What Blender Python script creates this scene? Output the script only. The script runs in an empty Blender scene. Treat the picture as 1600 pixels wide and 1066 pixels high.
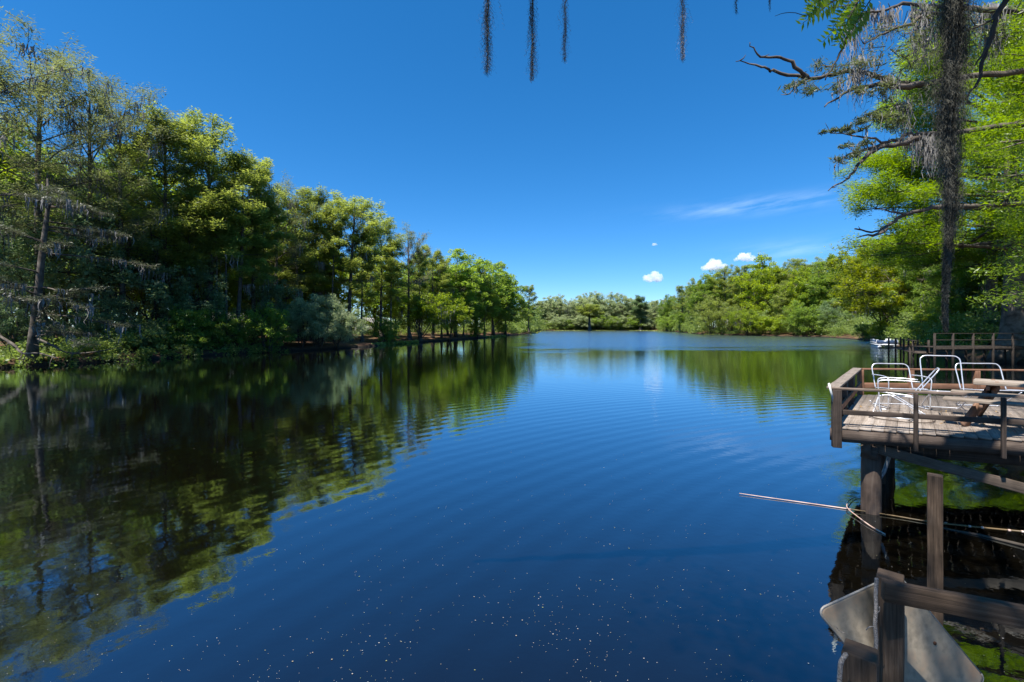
import bpy, math, random
import numpy as np
from mathutils import Vector, noise
PI = math.pi
R = math.radians
rnd = random.Random(7)
nr = np.random.default_rng(11)
S = bpy.context.scene
COL = S.collection
F = 720.0          # focal length in photo pixels (1600 wide)
HZ = 511.0         # horizon row
CZ = 3.0           # eye above water
DZ = 1.4           # deck floor above water

def at(px, py, Y):
    return Vector(((px-800)/F*Y, Y, CZ-(py-HZ)/F*Y))
def on(px, py, z):
    Y = (CZ-z)*F/(py-HZ)
    return Vector(((px-800)/F*Y, Y, z))

# ------------------------------------------------------------------ render / camera
S.view_settings.view_transform = 'Standard'
S.view_settings.look = 'None'
S.view_settings.exposure = 0.98
S.view_settings.gamma = 1.0
S.cycles.max_bounces = 8
S.cycles.diffuse_bounces = 4
S.cycles.glossy_bounces = 3
S.cycles.transmission_bounces = 3
S.cycles.transparent_max_bounces = 6
S.cycles.volume_bounces = 5
S.cycles.caustics_reflective = False
S.cycles.caustics_refractive = False
cam = bpy.data.cameras.new("camera")
cam.sensor_width = 36; cam.lens = 36*F/1600
cam.shift_y = -(533-HZ)/1600
cam.clip_start = 0.05; cam.clip_end = 20000
co = bpy.data.objects.new("camera", cam); COL.objects.link(co)
co.location = (0, 0, CZ); co.rotation_euler = (PI/2, 0, 0)
S.camera = co

# ------------------------------------------------------------------ light
SUN_EL = R(64); AZ = math.atan2(-0.66, -0.66)
w = bpy.data.worlds.new("World"); S.world = w; w.use_nodes = True
nt = w.node_tree; N = nt.nodes; L = nt.links
bg = N['Background']
sky = N.new('ShaderNodeTexSky'); sky.sky_type = 'NISHITA'; sky.sun_disc = False
sky.sun_elevation = SUN_EL; sky.sun_rotation = AZ
sky.air_density = 0.65; sky.dust_density = 0.0; sky.ozone_density = 8.0; sky.altitude = 0
hs = N.new('ShaderNodeHueSaturation'); hs.inputs['Saturation'].default_value = 1.36; hs.inputs['Value'].default_value = 1.0
gm = N.new('ShaderNodeGamma'); gm.inputs[1].default_value = .78
L.new(sky.outputs[0], gm.inputs[0]); L.new(gm.outputs[0], hs.inputs['Color'])
# thin cirrus streaks: a sky-direction noise, low over the right bank
tc = N.new('ShaderNodeTexCoord'); sx = N.new('ShaderNodeSeparateXYZ'); L.new(tc.outputs['Generated'], sx.inputs[0])
def M(op, a, b=None, c=None):
    m = N.new('ShaderNodeMath'); m.operation = op
    for i, v in enumerate((a, b, c)):
        if v is None: continue
        if isinstance(v, (int, float)): m.inputs[i].default_value = v
        else: L.new(v, m.inputs[i])
    return m.outputs[0]
az = M('ARCTAN2', sx.outputs[0], sx.outputs[1])
el = M('ARCSINE', sx.outputs[2])
cb = N.new('ShaderNodeCombineXYZ')
L.new(M('MULTIPLY', az, 5.0), cb.inputs[0]); L.new(M('ADD', M('MULTIPLY', el, 30.0), M('MULTIPLY', az, -3.0)), cb.inputs[1])
nz = N.new('ShaderNodeTexNoise'); nz.inputs['Scale'].default_value = 1.3; nz.inputs['Detail'].default_value = 6; nz.inputs['Roughness'].default_value = .6
L.new(cb.outputs[0], nz.inputs['Vector'])
def band(v, c, wd):
    t = M('DIVIDE', M('SUBTRACT', v, c), wd)
    return M('POWER', 2.718, M('MULTIPLY', M('MULTIPLY', t, t), -1.0))
m1 = M('MULTIPLY', band(az, .50, .16), band(el, .228, .014))
m2 = M('MULTIPLY', band(az, .55, .10), band(el, .140, .018))
mm = M('MULTIPLY', M('MAXIMUM', M('MULTIPLY', M('SUBTRACT', nz.outputs[0], .42), 3.2), 0.0), M('ADD', m1, M('MULTIPLY', m2, .6)))
mm = M('MINIMUM', M('MULTIPLY', mm, .19), .25)
mx = N.new('ShaderNodeMix'); mx.data_type = 'RGBA'
L.new(mm, mx.inputs['Factor']); L.new(hs.outputs[0], mx.inputs['A']); mx.inputs['B'].default_value = (6.5, 7.2, 8.2, 1)
L.new(mx.outputs['Result'], bg.inputs['Color'])
bg.inputs['Strength'].default_value = 0.15
sl = bpy.data.lights.new("sun", 'SUN'); sl.energy = 5.0; sl.angle = R(.5); sl.color = (1, .955, .88)
so = bpy.data.objects.new("sun", sl); COL.objects.link(so)
sd = Vector((math.sin(AZ)*math.cos(SUN_EL), math.cos(AZ)*math.cos(SUN_EL), math.sin(SUN_EL)))
so.rotation_euler = sd.to_track_quat('Z', 'Y').to_euler(); so.location = (0, 0, 60)

# ------------------------------------------------------------------ mesh helpers
class MB:
    """collects geometry; build() links it as one mesh object"""
    def __init__(s):
        s.v = []; s.f4 = []; s.f3 = []; s.n = 0; s.uv4 = []; s.uv3 = []
    def add(s, V, Q=None, T=None, uvq=None, uvt=None):
        V = np.asarray(V, float).reshape(-1, 3); s.v.append(V)
        if Q is not None and len(Q):
            Q = np.asarray(Q, np.int64); s.f4.append(Q+s.n)
            s.uv4.append(np.zeros((len(Q), 4, 2)) if uvq is None else np.asarray(uvq, float))
        if T is not None and len(T):
            T = np.asarray(T, np.int64); s.f3.append(T+s.n)
            s.uv3.append(np.zeros((len(T), 3, 2)) if uvt is None else np.asarray(uvt, float))
        s.n += len(V)
    def mesh(s, name, smooth=False):
        V = np.concatenate(s.v) if s.v else np.zeros((0, 3))
        Q = np.concatenate(s.f4) if s.f4 else np.zeros((0, 4), np.int64)
        T = np.concatenate(s.f3) if s.f3 else np.zeros((0, 3), np.int64)
        m = bpy.data.meshes.new(name)
        m.vertices.add(len(V)); m.vertices.foreach_set('co', V.ravel())
        nl = len(Q)*4+len(T)*3
        m.loops.add(nl); m.loops.foreach_set('vertex_index', np.concatenate([Q.ravel(), T.ravel()]).astype(np.int32))
        m.polygons.add(len(Q)+len(T))
        ls = np.concatenate([np.arange(len(Q))*4, len(Q)*4+np.arange(len(T))*3]).astype(np.int32)
        m.polygons.foreach_set('loop_start', ls)
        if smooth: m.polygons.foreach_set('use_smooth', np.ones(len(Q)+len(T), bool))
        uv = np.concatenate([np.concatenate(s.uv4).reshape(-1, 2) if s.uv4 else np.zeros((0, 2)),
                             np.concatenate(s.uv3).reshape(-1, 2) if s.uv3 else np.zeros((0, 2))])
        m.uv_layers.new(name='UVMap').data.foreach_set('uv', uv.ravel())
        m.update(calc_edges=True); m.validate()
        return m
    def build(s, name, mat, parent=None, smooth=False, loc=None):
        m = s.mesh(name, smooth); m.materials.append(mat)
        return link(name, m, parent, loc)

def link(name, data, parent=None, loc=None):
    o = bpy.data.objects.new(name, data); COL.objects.link(o)
    if parent: o.parent = parent
    if loc is not None: o.location = loc
    return o
def tag(o, label, cat, group=None, kind=None):
    if label: o['label'] = label
    if cat: o['category'] = cat
    if group: o['group'] = group
    if kind: o['kind'] = kind
    return o
def thing(name, label, cat, loc=(0, 0, 0), rz=0, group=None):
    o = bpy.data.objects.new(name, None); COL.objects.link(o); o.location = loc; o.rotation_euler = (0, 0, rz)
    o.empty_display_size = .2
    return tag(o, label, cat, group)

def tube(mb, pts, rad, n=6, cap=True, wob=0, rng=None):
    P = np.asarray([tuple(p) for p in pts], float); k = len(P)
    rad = np.broadcast_to(np.asarray(rad, float), (k,))
    T = np.gradient(P, axis=0); T /= np.linalg.norm(T, axis=1)[:, None]+1e-9
    ref = np.array([0., 0, 1]) if abs(T[0][2]) < .9 else np.array([1., 0, 0])
    a = np.cross(ref, T[0]); a /= np.linalg.norm(a)
    V = []; L_ = 0; UL = []
    for i in range(k):
        a = a - T[i]*np.dot(a, T[i]); a /= np.linalg.norm(a)+1e-9
        b = np.cross(T[i], a)
        if i: L_ += np.linalg.norm(P[i]-P[i-1])
        UL.append(L_)
        for j in range(n):
            t = 2*PI*j/n; rr = rad[i]
            if wob: rr *= 1+wob*math.sin(j*2.4+i*1.1)+wob*.6*math.sin(j*4.1-i*.7)
            V.append(P[i]+(a*math.cos(t)+b*math.sin(t))*rr)
    Q = []; UV = []
    for i in range(k-1):
        for j in range(n):
            j2 = (j+1) % n
            Q.append((i*n+j, i*n+j2, (i+1)*n+j2, (i+1)*n+j))
            u0, u1 = UL[i], UL[i+1]; c = 2*PI*max(rad[0], .01)/n
            UV.append(((u0, j*c), (u0, (j+1)*c), (u1, (j+1)*c), (u1, j*c)))
    Tt = []
    if cap:
        V.append(P[0]); V.append(P[-1]); c0 = k*n; c1 = k*n+1
        for j in range(n):
            j2 = (j+1) % n
            Tt.append((c0, j2, j)); Tt.append((c1, (k-1)*n+j, (k-1)*n+j2))
    mb.add(V, Q, Tt, UV)

def curve3(p0, p1, p2, k=6):
    return [p0*(1-t)**2+p1*2*t*(1-t)+p2*t*t for t in np.linspace(0, 1, k)]
def smooth_path(pts, k=4):
    """Catmull-Rom through pts"""
    P = [np.array(tuple(p), float) for p in pts]; P = [2*P[0]-P[1]]+P+[2*P[-1]-P[-2]]; out = []
    for i in range(1, len(P)-2):
        for t in np.arange(k)/k:
            a, b, c, d = P[i-1], P[i], P[i+1], P[i+2]
            out.append(.5*((2*b)+(-a+c)*t+(2*a-5*b+4*c-d)*t*t+(-a+3*b-3*c+d)*t**3))
    out.append(P[-2]); return out

def board(mb, A, B, wd, th, up=(0, 0, 1), sag=0, jit=0, seg=1):
    """box from A to B; wd across, th along up"""
    A = np.array(tuple(A), float); B = np.array(tuple(B), float); d = B-A; ln = np.linalg.norm(d); d /= ln
    up = np.array(up, float); s = np.cross(d, up); s /= np.linalg.norm(s); u = np.cross(s, d)
    uo, vo = rnd.random()*30, rnd.random()*30
    V = []
    for i in range(seg+1):
        t = i/seg; c = A+(B-A)*t - u*sag*4*t*(1-t)
        for (x, y) in ((-1, -1), (1, -1), (1, 1), (-1, 1)):
            q = c+s*x*wd/2+u*y*th/2
            if jit: q = q+nr.normal(0, jit, 3)
            V.append(q)
    Q = []; UV = []
    for i in range(seg):
        for j in range(4):
            j2 = (j+1) % 4; b = i*4
            Q.append((b+j, b+4+j, b+4+j2, b+j2))
            h = wd if j % 2 == 0 else th; v0 = vo+j*.37; u0 = uo+ln*i/seg; u1 = uo+ln*(i+1)/seg
            UV.append(((u0, v0), (u1, v0), (u1, v0+h), (u0, v0+h)))
    Q.append((0, 1, 2, 3)); UV.append(((0, 0), (.03, 0), (.03, .03), (0, .03)))
    b = seg*4; Q.append((b+3, b+2, b+1, b)); UV.append(((0, 0), (.03, 0), (.03, .03), (0, .03)))
    mb.add(V, Q, None, UV)
def upboard(mb, P, z0, z1, wd, dp, dirx=(1, 0), jit=0, seg=1):
    """vertical post: wd along dirx"""
    A = (P[0], P[1], z0); B = (P[0], P[1], z1)
    board(mb, A, B, wd, dp, up=(-dirx[1], dirx[0], 0), jit=jit, seg=seg)
def bevel(o, wd=.004, seg=2):
    m = o.modifiers.new('b', 'BEVEL'); m.width = wd; m.segments = seg; m.limit_method = 'ANGLE'; m.angle_limit = R(40)

# ------------------------------------------------------------------ materials
def newmat(name):
    m = bpy.data.materials.new(name); m.use_nodes = True
    return m, m.node_tree.nodes, m.node_tree.links, m.node_tree.nodes['Principled BSDF']
def ramp(n, stops):
    r = n.new('ShaderNodeValToRGB'); e = r.color_ramp.elements
    while len(e) < len(stops): e.new(.5)
    for q, (p, c) in zip(e, stops): q.position = p; q.color = (*c, 1)
    return r
def leafmat(name, dark, light, trans=.38, ns=.35, rough=.45, yellow=None):
    m, n, l, b = newmat(name)
    g = n.new('ShaderNodeNewGeometry'); tc = n.new('ShaderNodeTexCoord'); oi = n.new('ShaderNodeObjectInfo')
    nz = n.new('ShaderNodeTexNoise'); nz.inputs['Scale'].default_value = ns; nz.inputs['Detail'].default_value = 2
    l.new(tc.outputs['Object'], nz.inputs['Vector'])
    a = n.new('ShaderNodeMath'); a.operation = 'MULTIPLY_ADD'; l.new(g.outputs['Random Per Island'], a.inputs[0]); a.inputs[1].default_value = .45
    a2 = n.new('ShaderNodeMath'); a2.operation = 'MULTIPLY_ADD'; l.new(nz.outputs[0], a2.inputs[0]); a2.inputs[1].default_value = 1.1; a2.inputs[2].default_value = -.42
    l.new(a2.outputs[0], a.inputs[2])
    a3 = n.new('ShaderNodeMath'); a3.operation = 'MULTIPLY_ADD'; l.new(oi.outputs['Random'], a3.inputs[0]); a3.inputs[1].default_value = .35; l.new(a.outputs[0], a3.inputs[2])
    r = ramp(n, [(0, dark), (.55, [(x+y)/2 for x, y in zip(dark, light)]), (1, light)])
    l.new(a3.outputs[0], r.inputs[0])
    l.new(r.outputs[0], b.inputs['Base Color']); b.inputs['Roughness'].default_value = rough
    b.inputs['Specular IOR Level'].default_value = .5
    t = n.new('ShaderNodeBsdfTranslucent')
    h = n.new('ShaderNodeHueSaturation'); h.inputs['Hue'].default_value = .488; h.inputs['Saturation'].default_value = 1.1; h.inputs['Value'].default_value = 2.1
    l.new(r.outputs[0], h.inputs['Color']); l.new(h.outputs[0], t.inputs['Color'])
    mx = n.new('ShaderNodeMixShader'); mx.inputs[0].default_value = trans
    l.new(b.outputs[0], mx.inputs[1]); l.new(t.outputs[0], mx.inputs[2]); l.new(mx.outputs[0], n['Material Output'].inputs[0])
    return m
def woodmat(name, c0, c1, c2, scale=1.0, rough=.85, bump=.3, detail=(2.2, 55)):
    m, n, l, b = newmat(name)
    uv = n.new('ShaderNodeUVMap'); mp = n.new('ShaderNodeMapping'); mp.inputs['Scale'].default_value = (detail[0]*scale, detail[1]*scale, 1)
    l.new(uv.outputs[0], mp.inputs[0])
    nz = n.new('ShaderNodeTexNoise'); nz.inputs['Scale'].default_value = 1; nz.inputs['Detail'].default_value = 6; nz.inputs['Roughness'].default_value = .65; nz.inputs['Distortion'].default_value = .4
    l.new(mp.outputs[0], nz.inputs['Vector'])
    tc = n.new('ShaderNodeTexCoord'); n2 = n.new('ShaderNodeTexNoise'); n2.inputs['Scale'].default_value = 5; n2.inputs['Detail'].default_value = 5
    l.new(tc.outputs['Object'], n2.inputs['Vector'])
    g = n.new('ShaderNodeNewGeometry')
    a = n.new('ShaderNodeMath'); a.operation = 'MULTIPLY_ADD'; l.new(nz.outputs[0], a.inputs[0]); a.inputs[1].default_value = 1.1
    a2 = n.new('ShaderNodeMath'); a2.operation = 'MULTIPLY_ADD'; l.new(n2.outputs[0], a2.inputs[0]); a2.inputs[1].default_value = .7
    a3 = n.new('ShaderNodeMath'); a3.operation = 'MULTIPLY_ADD'; l.new(g.outputs['Random Per Island'], a3.inputs[0]); a3.inputs[1].default_value = .42; a3.inputs[2].default_value = -.64
    l.new(a3.outputs[0], a2.inputs[2]); l.new(a2.outputs[0], a.inputs[2])
    r = ramp(n, [(.15, c0), (.5, c1), (.9, c2)]); l.new(a.outputs[0], r.inputs[0]); l.new(r.outputs[0], b.inputs['Base Color'])
    b.inputs['Roughness'].default_value = rough; b.inputs['Specular IOR Level'].default_value = .25
    bp = n.new('ShaderNodeBump'); bp.inputs['Strength'].default_value = bump; bp.inputs['Distance'].default_value = .004
    l.new(nz.outputs[0], bp.inputs['Height']); l.new(bp.outputs[0], b.inputs['Normal'])
    return m
def plain(name, c0, c1, scale=6, rough=.8, metal=0, bump=0, spec=.5):
    m, n, l, b = newmat(name)
    tc = n.new('ShaderNodeTexCoord'); nz = n.new('ShaderNodeTexNoise'); nz.inputs['Scale'].default_value = scale; nz.inputs['Detail'].default_value = 6
    l.new(tc.outputs['Object'], nz.inputs['Vector'])
    r = ramp(n, [(.3, c0), (.7, c1)]); l.new(nz.outputs[0], r.inputs[0]); l.new(r.outputs[0], b.inputs['Base Color'])
    b.inputs['Roughness'].default_value = rough; b.inputs['Metallic'].default_value = metal; b.inputs['Specular IOR Level'].default_value = spec
    if bump:
        bp = n.new('ShaderNodeBump'); bp.inputs['Strength'].default_value = bump; bp.inputs['Distance'].default_value = .02
        l.new(nz.outputs[0], bp.inputs['Height']); l.new(bp.outputs[0], b.inputs['Normal'])
    return m
M_bark = plain("bark_grey", (.045, .036, .028), (.16, .135, .11), 2.5, .9, bump=.6, spec=.2)
M_barkd = plain("bark_dark", (.025, .02, .016), (.085, .07, .055), 2.5, .9, bump=.6, spec=.2)
M_cyp = leafmat("cypress_foliage", (.120, .155, .036), (.250, .300, .070), 0.56)
M_cypsparse = leafmat("cypress_foliage_olive", (.085, .105, .038), (.175, .200, .075), 0.5)
M_broad = leafmat("broadleaf_foliage", (.095, .155, .028), (.225, .315, .055), 0.56)
M_lime = leafmat("lime_foliage", (.130, .190, .022), (.270, .340, .038), 0.56)
M_dark = leafmat("evergreen_foliage", (.075, .125, .055), (.20, .27, .12), 0.48, rough=.38)
M_silver = leafmat("willow_foliage", (.14, .185, .085), (.31, .37, .20), 0.45)
M_bright = leafmat("bright_cypress_foliage", (.075, .130, .014), (.215, .315, .026), 0.5, ns=.4)
M_yel = leafmat("yellow_broadleaf_foliage", (.085, .130, .016), (.270, .300, .022), 0.52, ns=.22)
M_farleaf = leafmat("far_foliage", (.19, .23, .125), (.32, .37, .19), 0.5)  # paler than the nearer leaves: distance haze put into the colour
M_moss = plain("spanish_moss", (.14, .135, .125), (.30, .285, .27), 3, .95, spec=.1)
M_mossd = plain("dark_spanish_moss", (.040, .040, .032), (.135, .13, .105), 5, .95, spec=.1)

# ------------------------------------------------------------------ lake outline and ground
LAKE = [(-75, 4), (-50, 22), (-37, 34), (-34.5, 40), (-32, 48), (-27.3, 56), (-22.8, 67), (-20, 80), (-15.5, 97), (-11, 114), (-5, 140), (0, 166), (9, 205),
        (12, 232), (14, 262), (20, 330), (27, 366), (60, 376), (116, 370), (106, 312), (86, 225), (75, 185), (80, 160), (92, 138), (84, 116), (72, 90), (60, 74),
        (51, 60), (45, 47), (41, 37), (30, 24), (18, 10), (11, 0), (4, -6), (-20, -12), (-60, -10)]
LC = (30.0, 74.0)
_a = np.array([math.atan2(y-LC[1], x-LC[0]) for x, y in LAKE]); _r = np.array([math.hypot(x-LC[0], y-LC[1]) for x, y in LAKE])
_o = np.argsort(_a); _a = _a[_o]; _r = _r[_o]
_x = np.array([LAKE[i][0] for i in _o]); _y = np.array([LAKE[i][1] for i in _o])
def lake_r(th):
    th = (th+PI) % (2*PI)-PI
    i = np.searchsorted(_a, th) % len(_a); j = i-1
    # intersect ray with the shoreline segment so straight banks stay straight
    x1, y1, x2, y2 = _x[j]-LC[0], _y[j]-LC[1], _x[i]-LC[0], _y[i]-LC[1]
    dx, dy = math.cos(th), math.sin(th); ex, ey = x2-x1, y2-y1
    r = (x1*ey-y1*ex)/(dx*ey-dy*ex)
    return r + .5*noise.noise((dx*r*.22+5, dy*r*.22, 0)) + .25*noise.noise((dx*r*.9, dy*r*.9, 3))
HP = [(-14, -2.2), (-3, -1.0), (-.5, -.25), (0, 0.0), (.12, .22), (.8, .42), (3, .62), (10, 1.0), (30, 1.5), (120, 2.0), (3000, 2.0)]
def shore_d(x, y):
    th = math.atan2(y-LC[1], x-LC[0]); return math.hypot(x-LC[0], y-LC[1])-lake_r(th)
def gz(x, y):
    d = shore_d(x, y)
    return float(np.interp(d, [p[0] for p in HP], [p[1] for p in HP]))
def push(x, y, dmin=.6):
    th = math.atan2(y-LC[1], x-LC[0]); r = max(math.hypot(x-LC[0], y-LC[1]), lake_r(th)+dmin)
    return LC[0]+math.cos(th)*r, LC[1]+math.sin(th)*r

def build_ground():
    NA = 900; offs = [-20, -8, -3, -.5, 0, .12, .4, .8, 1.6, 3, 5, 8, 12, 18, 30, 60, 120, 400, 2500]
    V = []
    ths = np.linspace(-PI, PI, NA, endpoint=False)
    for o in offs:
        for th in ths:
            r = lake_r(th)+o; x = LC[0]+math.cos(th)*r; y = LC[1]+math.sin(th)*r
            z = float(np.interp(o, [p[0] for p in HP], [p[1] for p in HP]))
            if o > .1: z += .12*noise.noise((x*.5, y*.5, 0))+.05*noise.noise((x*1.7, y*1.7, 0))
            V.append((x, y, z))
    Q = []
    for k in range(len(offs)-1):
        for j in range(NA):
            j2 = (j+1) % NA; Q.append((k*NA+j, (k+1)*NA+j, (k+1)*NA+j2, k*NA+j2))
    V.append((LC[0], LC[1], -2.6)); c = len(V)-1
    T = [(c, j, (j+1) % NA) for j in range(NA)]
    mb = MB(); mb.add(V, Q, T)
    m, n, l, b = newmat("forest_floor")
    g = n.new('ShaderNodeNewGeometry')
    nz = n.new('ShaderNodeTexNoise'); nz.inputs['Scale'].default_value = .35; nz.inputs['Detail'].default_value = 6; l.new(g.outputs['Position'], nz.inputs['Vector'])
    n2 = n.new('ShaderNodeTexNoise'); n2.inputs['Scale'].default_value = 7; n2.inputs['Detail'].default_value = 5; l.new(g.outputs['Position'], n2.inputs['Vector'])
    r1 = ramp(n, [(.35, (.06, .036, .020)), (.52, (.20, .105, .060)), (.72, (.05, .07, .018))]); l.new(nz.outputs[0], r1.inputs[0])
    r2 = ramp(n, [(.3, (.35, .33, .3)), (.7, (1, 1, 1))]); l.new(n2.outputs[0], r2.inputs[0])
    mx = n.new('ShaderNodeMix'); mx.data_type = 'RGBA'; mx.blend_type = 'MULTIPLY'; mx.inputs['Factor'].default_value = .8
    l.new(r1.outputs[0], mx.inputs['A']); l.new(r2.outputs[0], mx.inputs['B'])
    # wet mud at the waterline
    sp = n.new('ShaderNodeSeparateXYZ'); l.new(g.outputs['Position'], sp.inputs[0])
    mr = n.new('ShaderNodeMapRange'); mr.inputs['From Min'].default_value = .08; mr.inputs['From Max'].default_value = .45; l.new(sp.outputs[2], mr.inputs[0])
    m3 = n.new('ShaderNodeMix'); m3.data_type = 'RGBA'; l.new(mr.outputs[0], m3.inputs['Factor']); m3.inputs['A'].default_value = (.022, .017, .012, 1); l.new(mx.outputs['Result'], m3.inputs['B'])
    l.new(m3.outputs['Result'], b.inputs['Base Color']); b.inputs['Roughness'].default_value = .9; b.inputs['Specular IOR Level'].default_value = .2
    bp = n.new('ShaderNodeBump'); bp.inputs['Strength'].default_value = .6; bp.inputs['Distance'].default_value = .06; l.new(n2.outputs[0], bp.inputs['Height']); l.new(bp.outputs[0], b.inputs['Normal'])
    tag(mb.build('ground', m, smooth=True), None, None, kind='structure')
build_ground()

def build_water():
    mb = MB(); s = 2400
    mb.add([(-s, -400, 0), (s, -400, 0), (s, s, 0), (-s, s, 0)], [(0, 1, 2, 3)])
    m, n, l, b = newmat("river_water")
    g = n.new('ShaderNodeNewGeometry')
    def mp(scale, rot=0, loc=(0, 0, 0)):
        q = n.new('ShaderNodeMapping'); q.inputs['Scale'].default_value = scale; q.inputs['Rotation'].default_value = (0, 0, rot); q.inputs['Location'].default_value = loc
        l.new(g.outputs['Position'], q.inputs[0]); return q.outputs[0]
    def noi(vec, sc, det=3, ro=.5, dist=0):
        q = n.new('ShaderNodeTexNoise'); q.inputs['Scale'].default_value = sc; q.inputs['Detail'].default_value = det; q.inputs['Roughness'].default_value = ro; q.inputs['Distortion'].default_value = dist
        l.new(vec, q.inputs['Vector']); return q.outputs[0]
    def mth(op, a, c, d=None):
        q = n.new('ShaderNodeMath'); q.operation = op
        for i, v in enumerate((a, c, d)):
            if v is None: continue
            if isinstance(v, (int, float)): q.inputs[i].default_value = v
            else: l.new(v, q.inputs[i])
        return q.outputs[0]
    big = noi(mp((.020, .045, 1)), 1, 2)                    # ruffled / calm patches
    pr = n.new('ShaderNodeMapRange'); pr.inputs['From Min'].default_value = .38; pr.inputs['From Max'].default_value = .62; pr.inputs['To Min'].default_value = .25; pr.inputs['To Max'].default_value = 1.0; l.new(big, pr.inputs[0])
    patch = pr.outputs[0]
    n1 = noi(mp((1, 1.1, 1), R(18)), 1.7, 2, .45, .3)       # swell ~0.7 m
    n2 = noi(mp((1, 1.15, 1), R(-25)), 6.5, 3, .5)           # ripples
    wv = n.new('ShaderNodeTexWave'); wv.wave_type = 'RINGS'; wv.rings_direction = 'SPHERICAL'; wv.inputs['Scale'].default_value = .62; wv.inputs['Distortion'].default_value = 2.6
    wv.inputs['Detail'].default_value = 2; wv.inputs['Detail Scale'].default_value = .5; l.new(mp((1, 1, 1), 0, (-16, 6, 0)), wv.inputs['Vector'])
    sp = n.new('ShaderNodeSeparateXYZ'); l.new(g.outputs['Position'], sp.inputs[0])
    h = mth('MULTIPLY', n1, .0021)
    h = mth('ADD', h, mth('MULTIPLY', mth('MULTIPLY', n2, .0027), patch))
    rm = n.new('ShaderNodeMapRange'); rm.interpolation_type = 'SMOOTHSTEP'; rm.inputs['From Min'].default_value = -9; rm.inputs['From Max'].default_value = 2; rm.inputs['To Min'].default_value = .0004; rm.inputs['To Max'].default_value = .0019; l.new(sp.outputs[0], rm.inputs[0])
    h = mth('ADD', h, mth('MULTIPLY', wv.outputs['Fac'], rm.outputs[0]))
    n3 = noi(mp((.25, .5, 1), R(8)), 1, 2)
    h = mth('ADD', h, mth('MULTIPLY', n3, .0042))
    bp = n.new('ShaderNodeBump'); bp.inputs['Strength'].default_value = 1; bp.inputs['Distance'].default_value = 1.0
    l.new(h, bp.inputs['Height'])
    # open reach beyond the calm water near the camera is ruffled by a breeze
    def ss(v, a, c):
        q = n.new('ShaderNodeMapRange'); q.interpolation_type = 'SMOOTHSTEP'; q.inputs['From Min'].default_value = a; q.inputs['From Max'].default_value = c; l.new(v, q.inputs[0]); return q.outputs[0]
    wob = noi(mp((.035, .07, 1)), 1, 3, .6)
    yy = mth('ADD', sp.outputs[1], mth('MULTIPLY', mth('SUBTRACT', wob, .5), 70))
    xx = mth('ADD', sp.outputs[0], mth('MULTIPLY', mth('SUBTRACT', wob, .5), 22))
    xl = mth('SUBTRACT', xx, mth('MULTIPLY', sp.outputs[1], .02))
    ruf = mth('MULTIPLY', ss(yy, 52, 72), ss(xl, -3, 6))
    n4 = noi(mp((.8, 2.0, 1)), 2.2, 3, .55)
    h2 = mth('MULTIPLY', mth('MULTIPLY', n4, .075), ruf)
    hh = mth('ADD', h, h2); l.new(hh, bp.inputs['Height'])
    lw = n.new('ShaderNodeLayerWeight'); lw.inputs['Blend'].default_value = .5; l.new(bp.outputs[0], lw.inputs['Normal'])
    fr = mth('MULTIPLY_ADD', mth('POWER', lw.outputs['Facing'], 2.05), .93, .02)
    df = n.new('ShaderNodeBsdfDiffuse'); df.inputs['Color'].default_value = (.0030, .0024, .0014, 1)
    gl = n.new('ShaderNodeBsdfGlossy'); l.new(bp.outputs[0], gl.inputs['Normal']); l.new(mth('MULTIPLY_ADD', ruf, .16, .025), gl.inputs['Roughness'])
    gl.inputs['Color'].default_value = (.80, .93, 1, 1)
    mxw = n.new('ShaderNodeMixShader'); l.new(fr, mxw.inputs[0]); l.new(df.outputs[0], mxw.inputs[1]); l.new(gl.outputs[0], mxw.inputs[2])
    l.new(mxw.outputs[0], n['Material Output'].inputs[0]); n.remove(b)
    tag(mb.build('water', m), None, None, kind='structure')
build_water()

# ------------------------------------------------------------------ foliage
def leaves(mb, C, ln, wd, up=.5, droop=0., outward=None, rng=nr, jit=.35):
    """one diamond leaf per centre: long axis random, normal biased up"""
    n = len(C); d = rng.normal(size=(n, 3)); 
    if outward is not None: d = d*.7+outward*1.3
    d[:, 2] = d[:, 2]*(.6)-droop
    d /= np.linalg.norm(d, axis=1)[:, None]+1e-9
    q = rng.normal(size=(n, 3)); q[:, 2] += up*2.2
    s = np.cross(d, q); s /= np.linalg.norm(s, axis=1)[:, None]+1e-9
    sc = (1+rng.normal(0, jit, n)).clip(.35, 2)[:, None]
    a = C-d*ln*.5*sc; c = C+d*ln*.5*sc; e = C-d*ln*.08*sc+s*wd*.5*sc; f = C-d*ln*.08*sc-s*wd*.5*sc
    V = np.stack([a, e, c, f], 1).reshape(-1, 3)
    mb.add(V, np.arange(n*4).reshape(-1, 4))

def moss_strands(mb, P, n, ln, wd, spread, rng=nr):
    """hanging curly ribbons below point P"""
    for _ in range(n):
        L_ = ln*rng.uniform(.3, 1); k = 4; x = P+rng.normal(0, spread, 3)*[1, 1, .25]
        a = rng.uniform(0, PI); s = np.array([math.cos(a), math.sin(a), 0])
        pts = [x+np.array([rng.normal(0, .05)*L_, rng.normal(0, .05)*L_, -L_*i/k]) for i in range(k+1)]
        V = []
        for i, p in enumerate(pts):
            r = wd*.5*(1-i/k*.8)*rng.uniform(.7, 1.3); V += [p-s*r, p+s*r]
        mb.add(V, [(2*i, 2*i+1, 2*i+3, 2*i+2) for i in range(k)])

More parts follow.
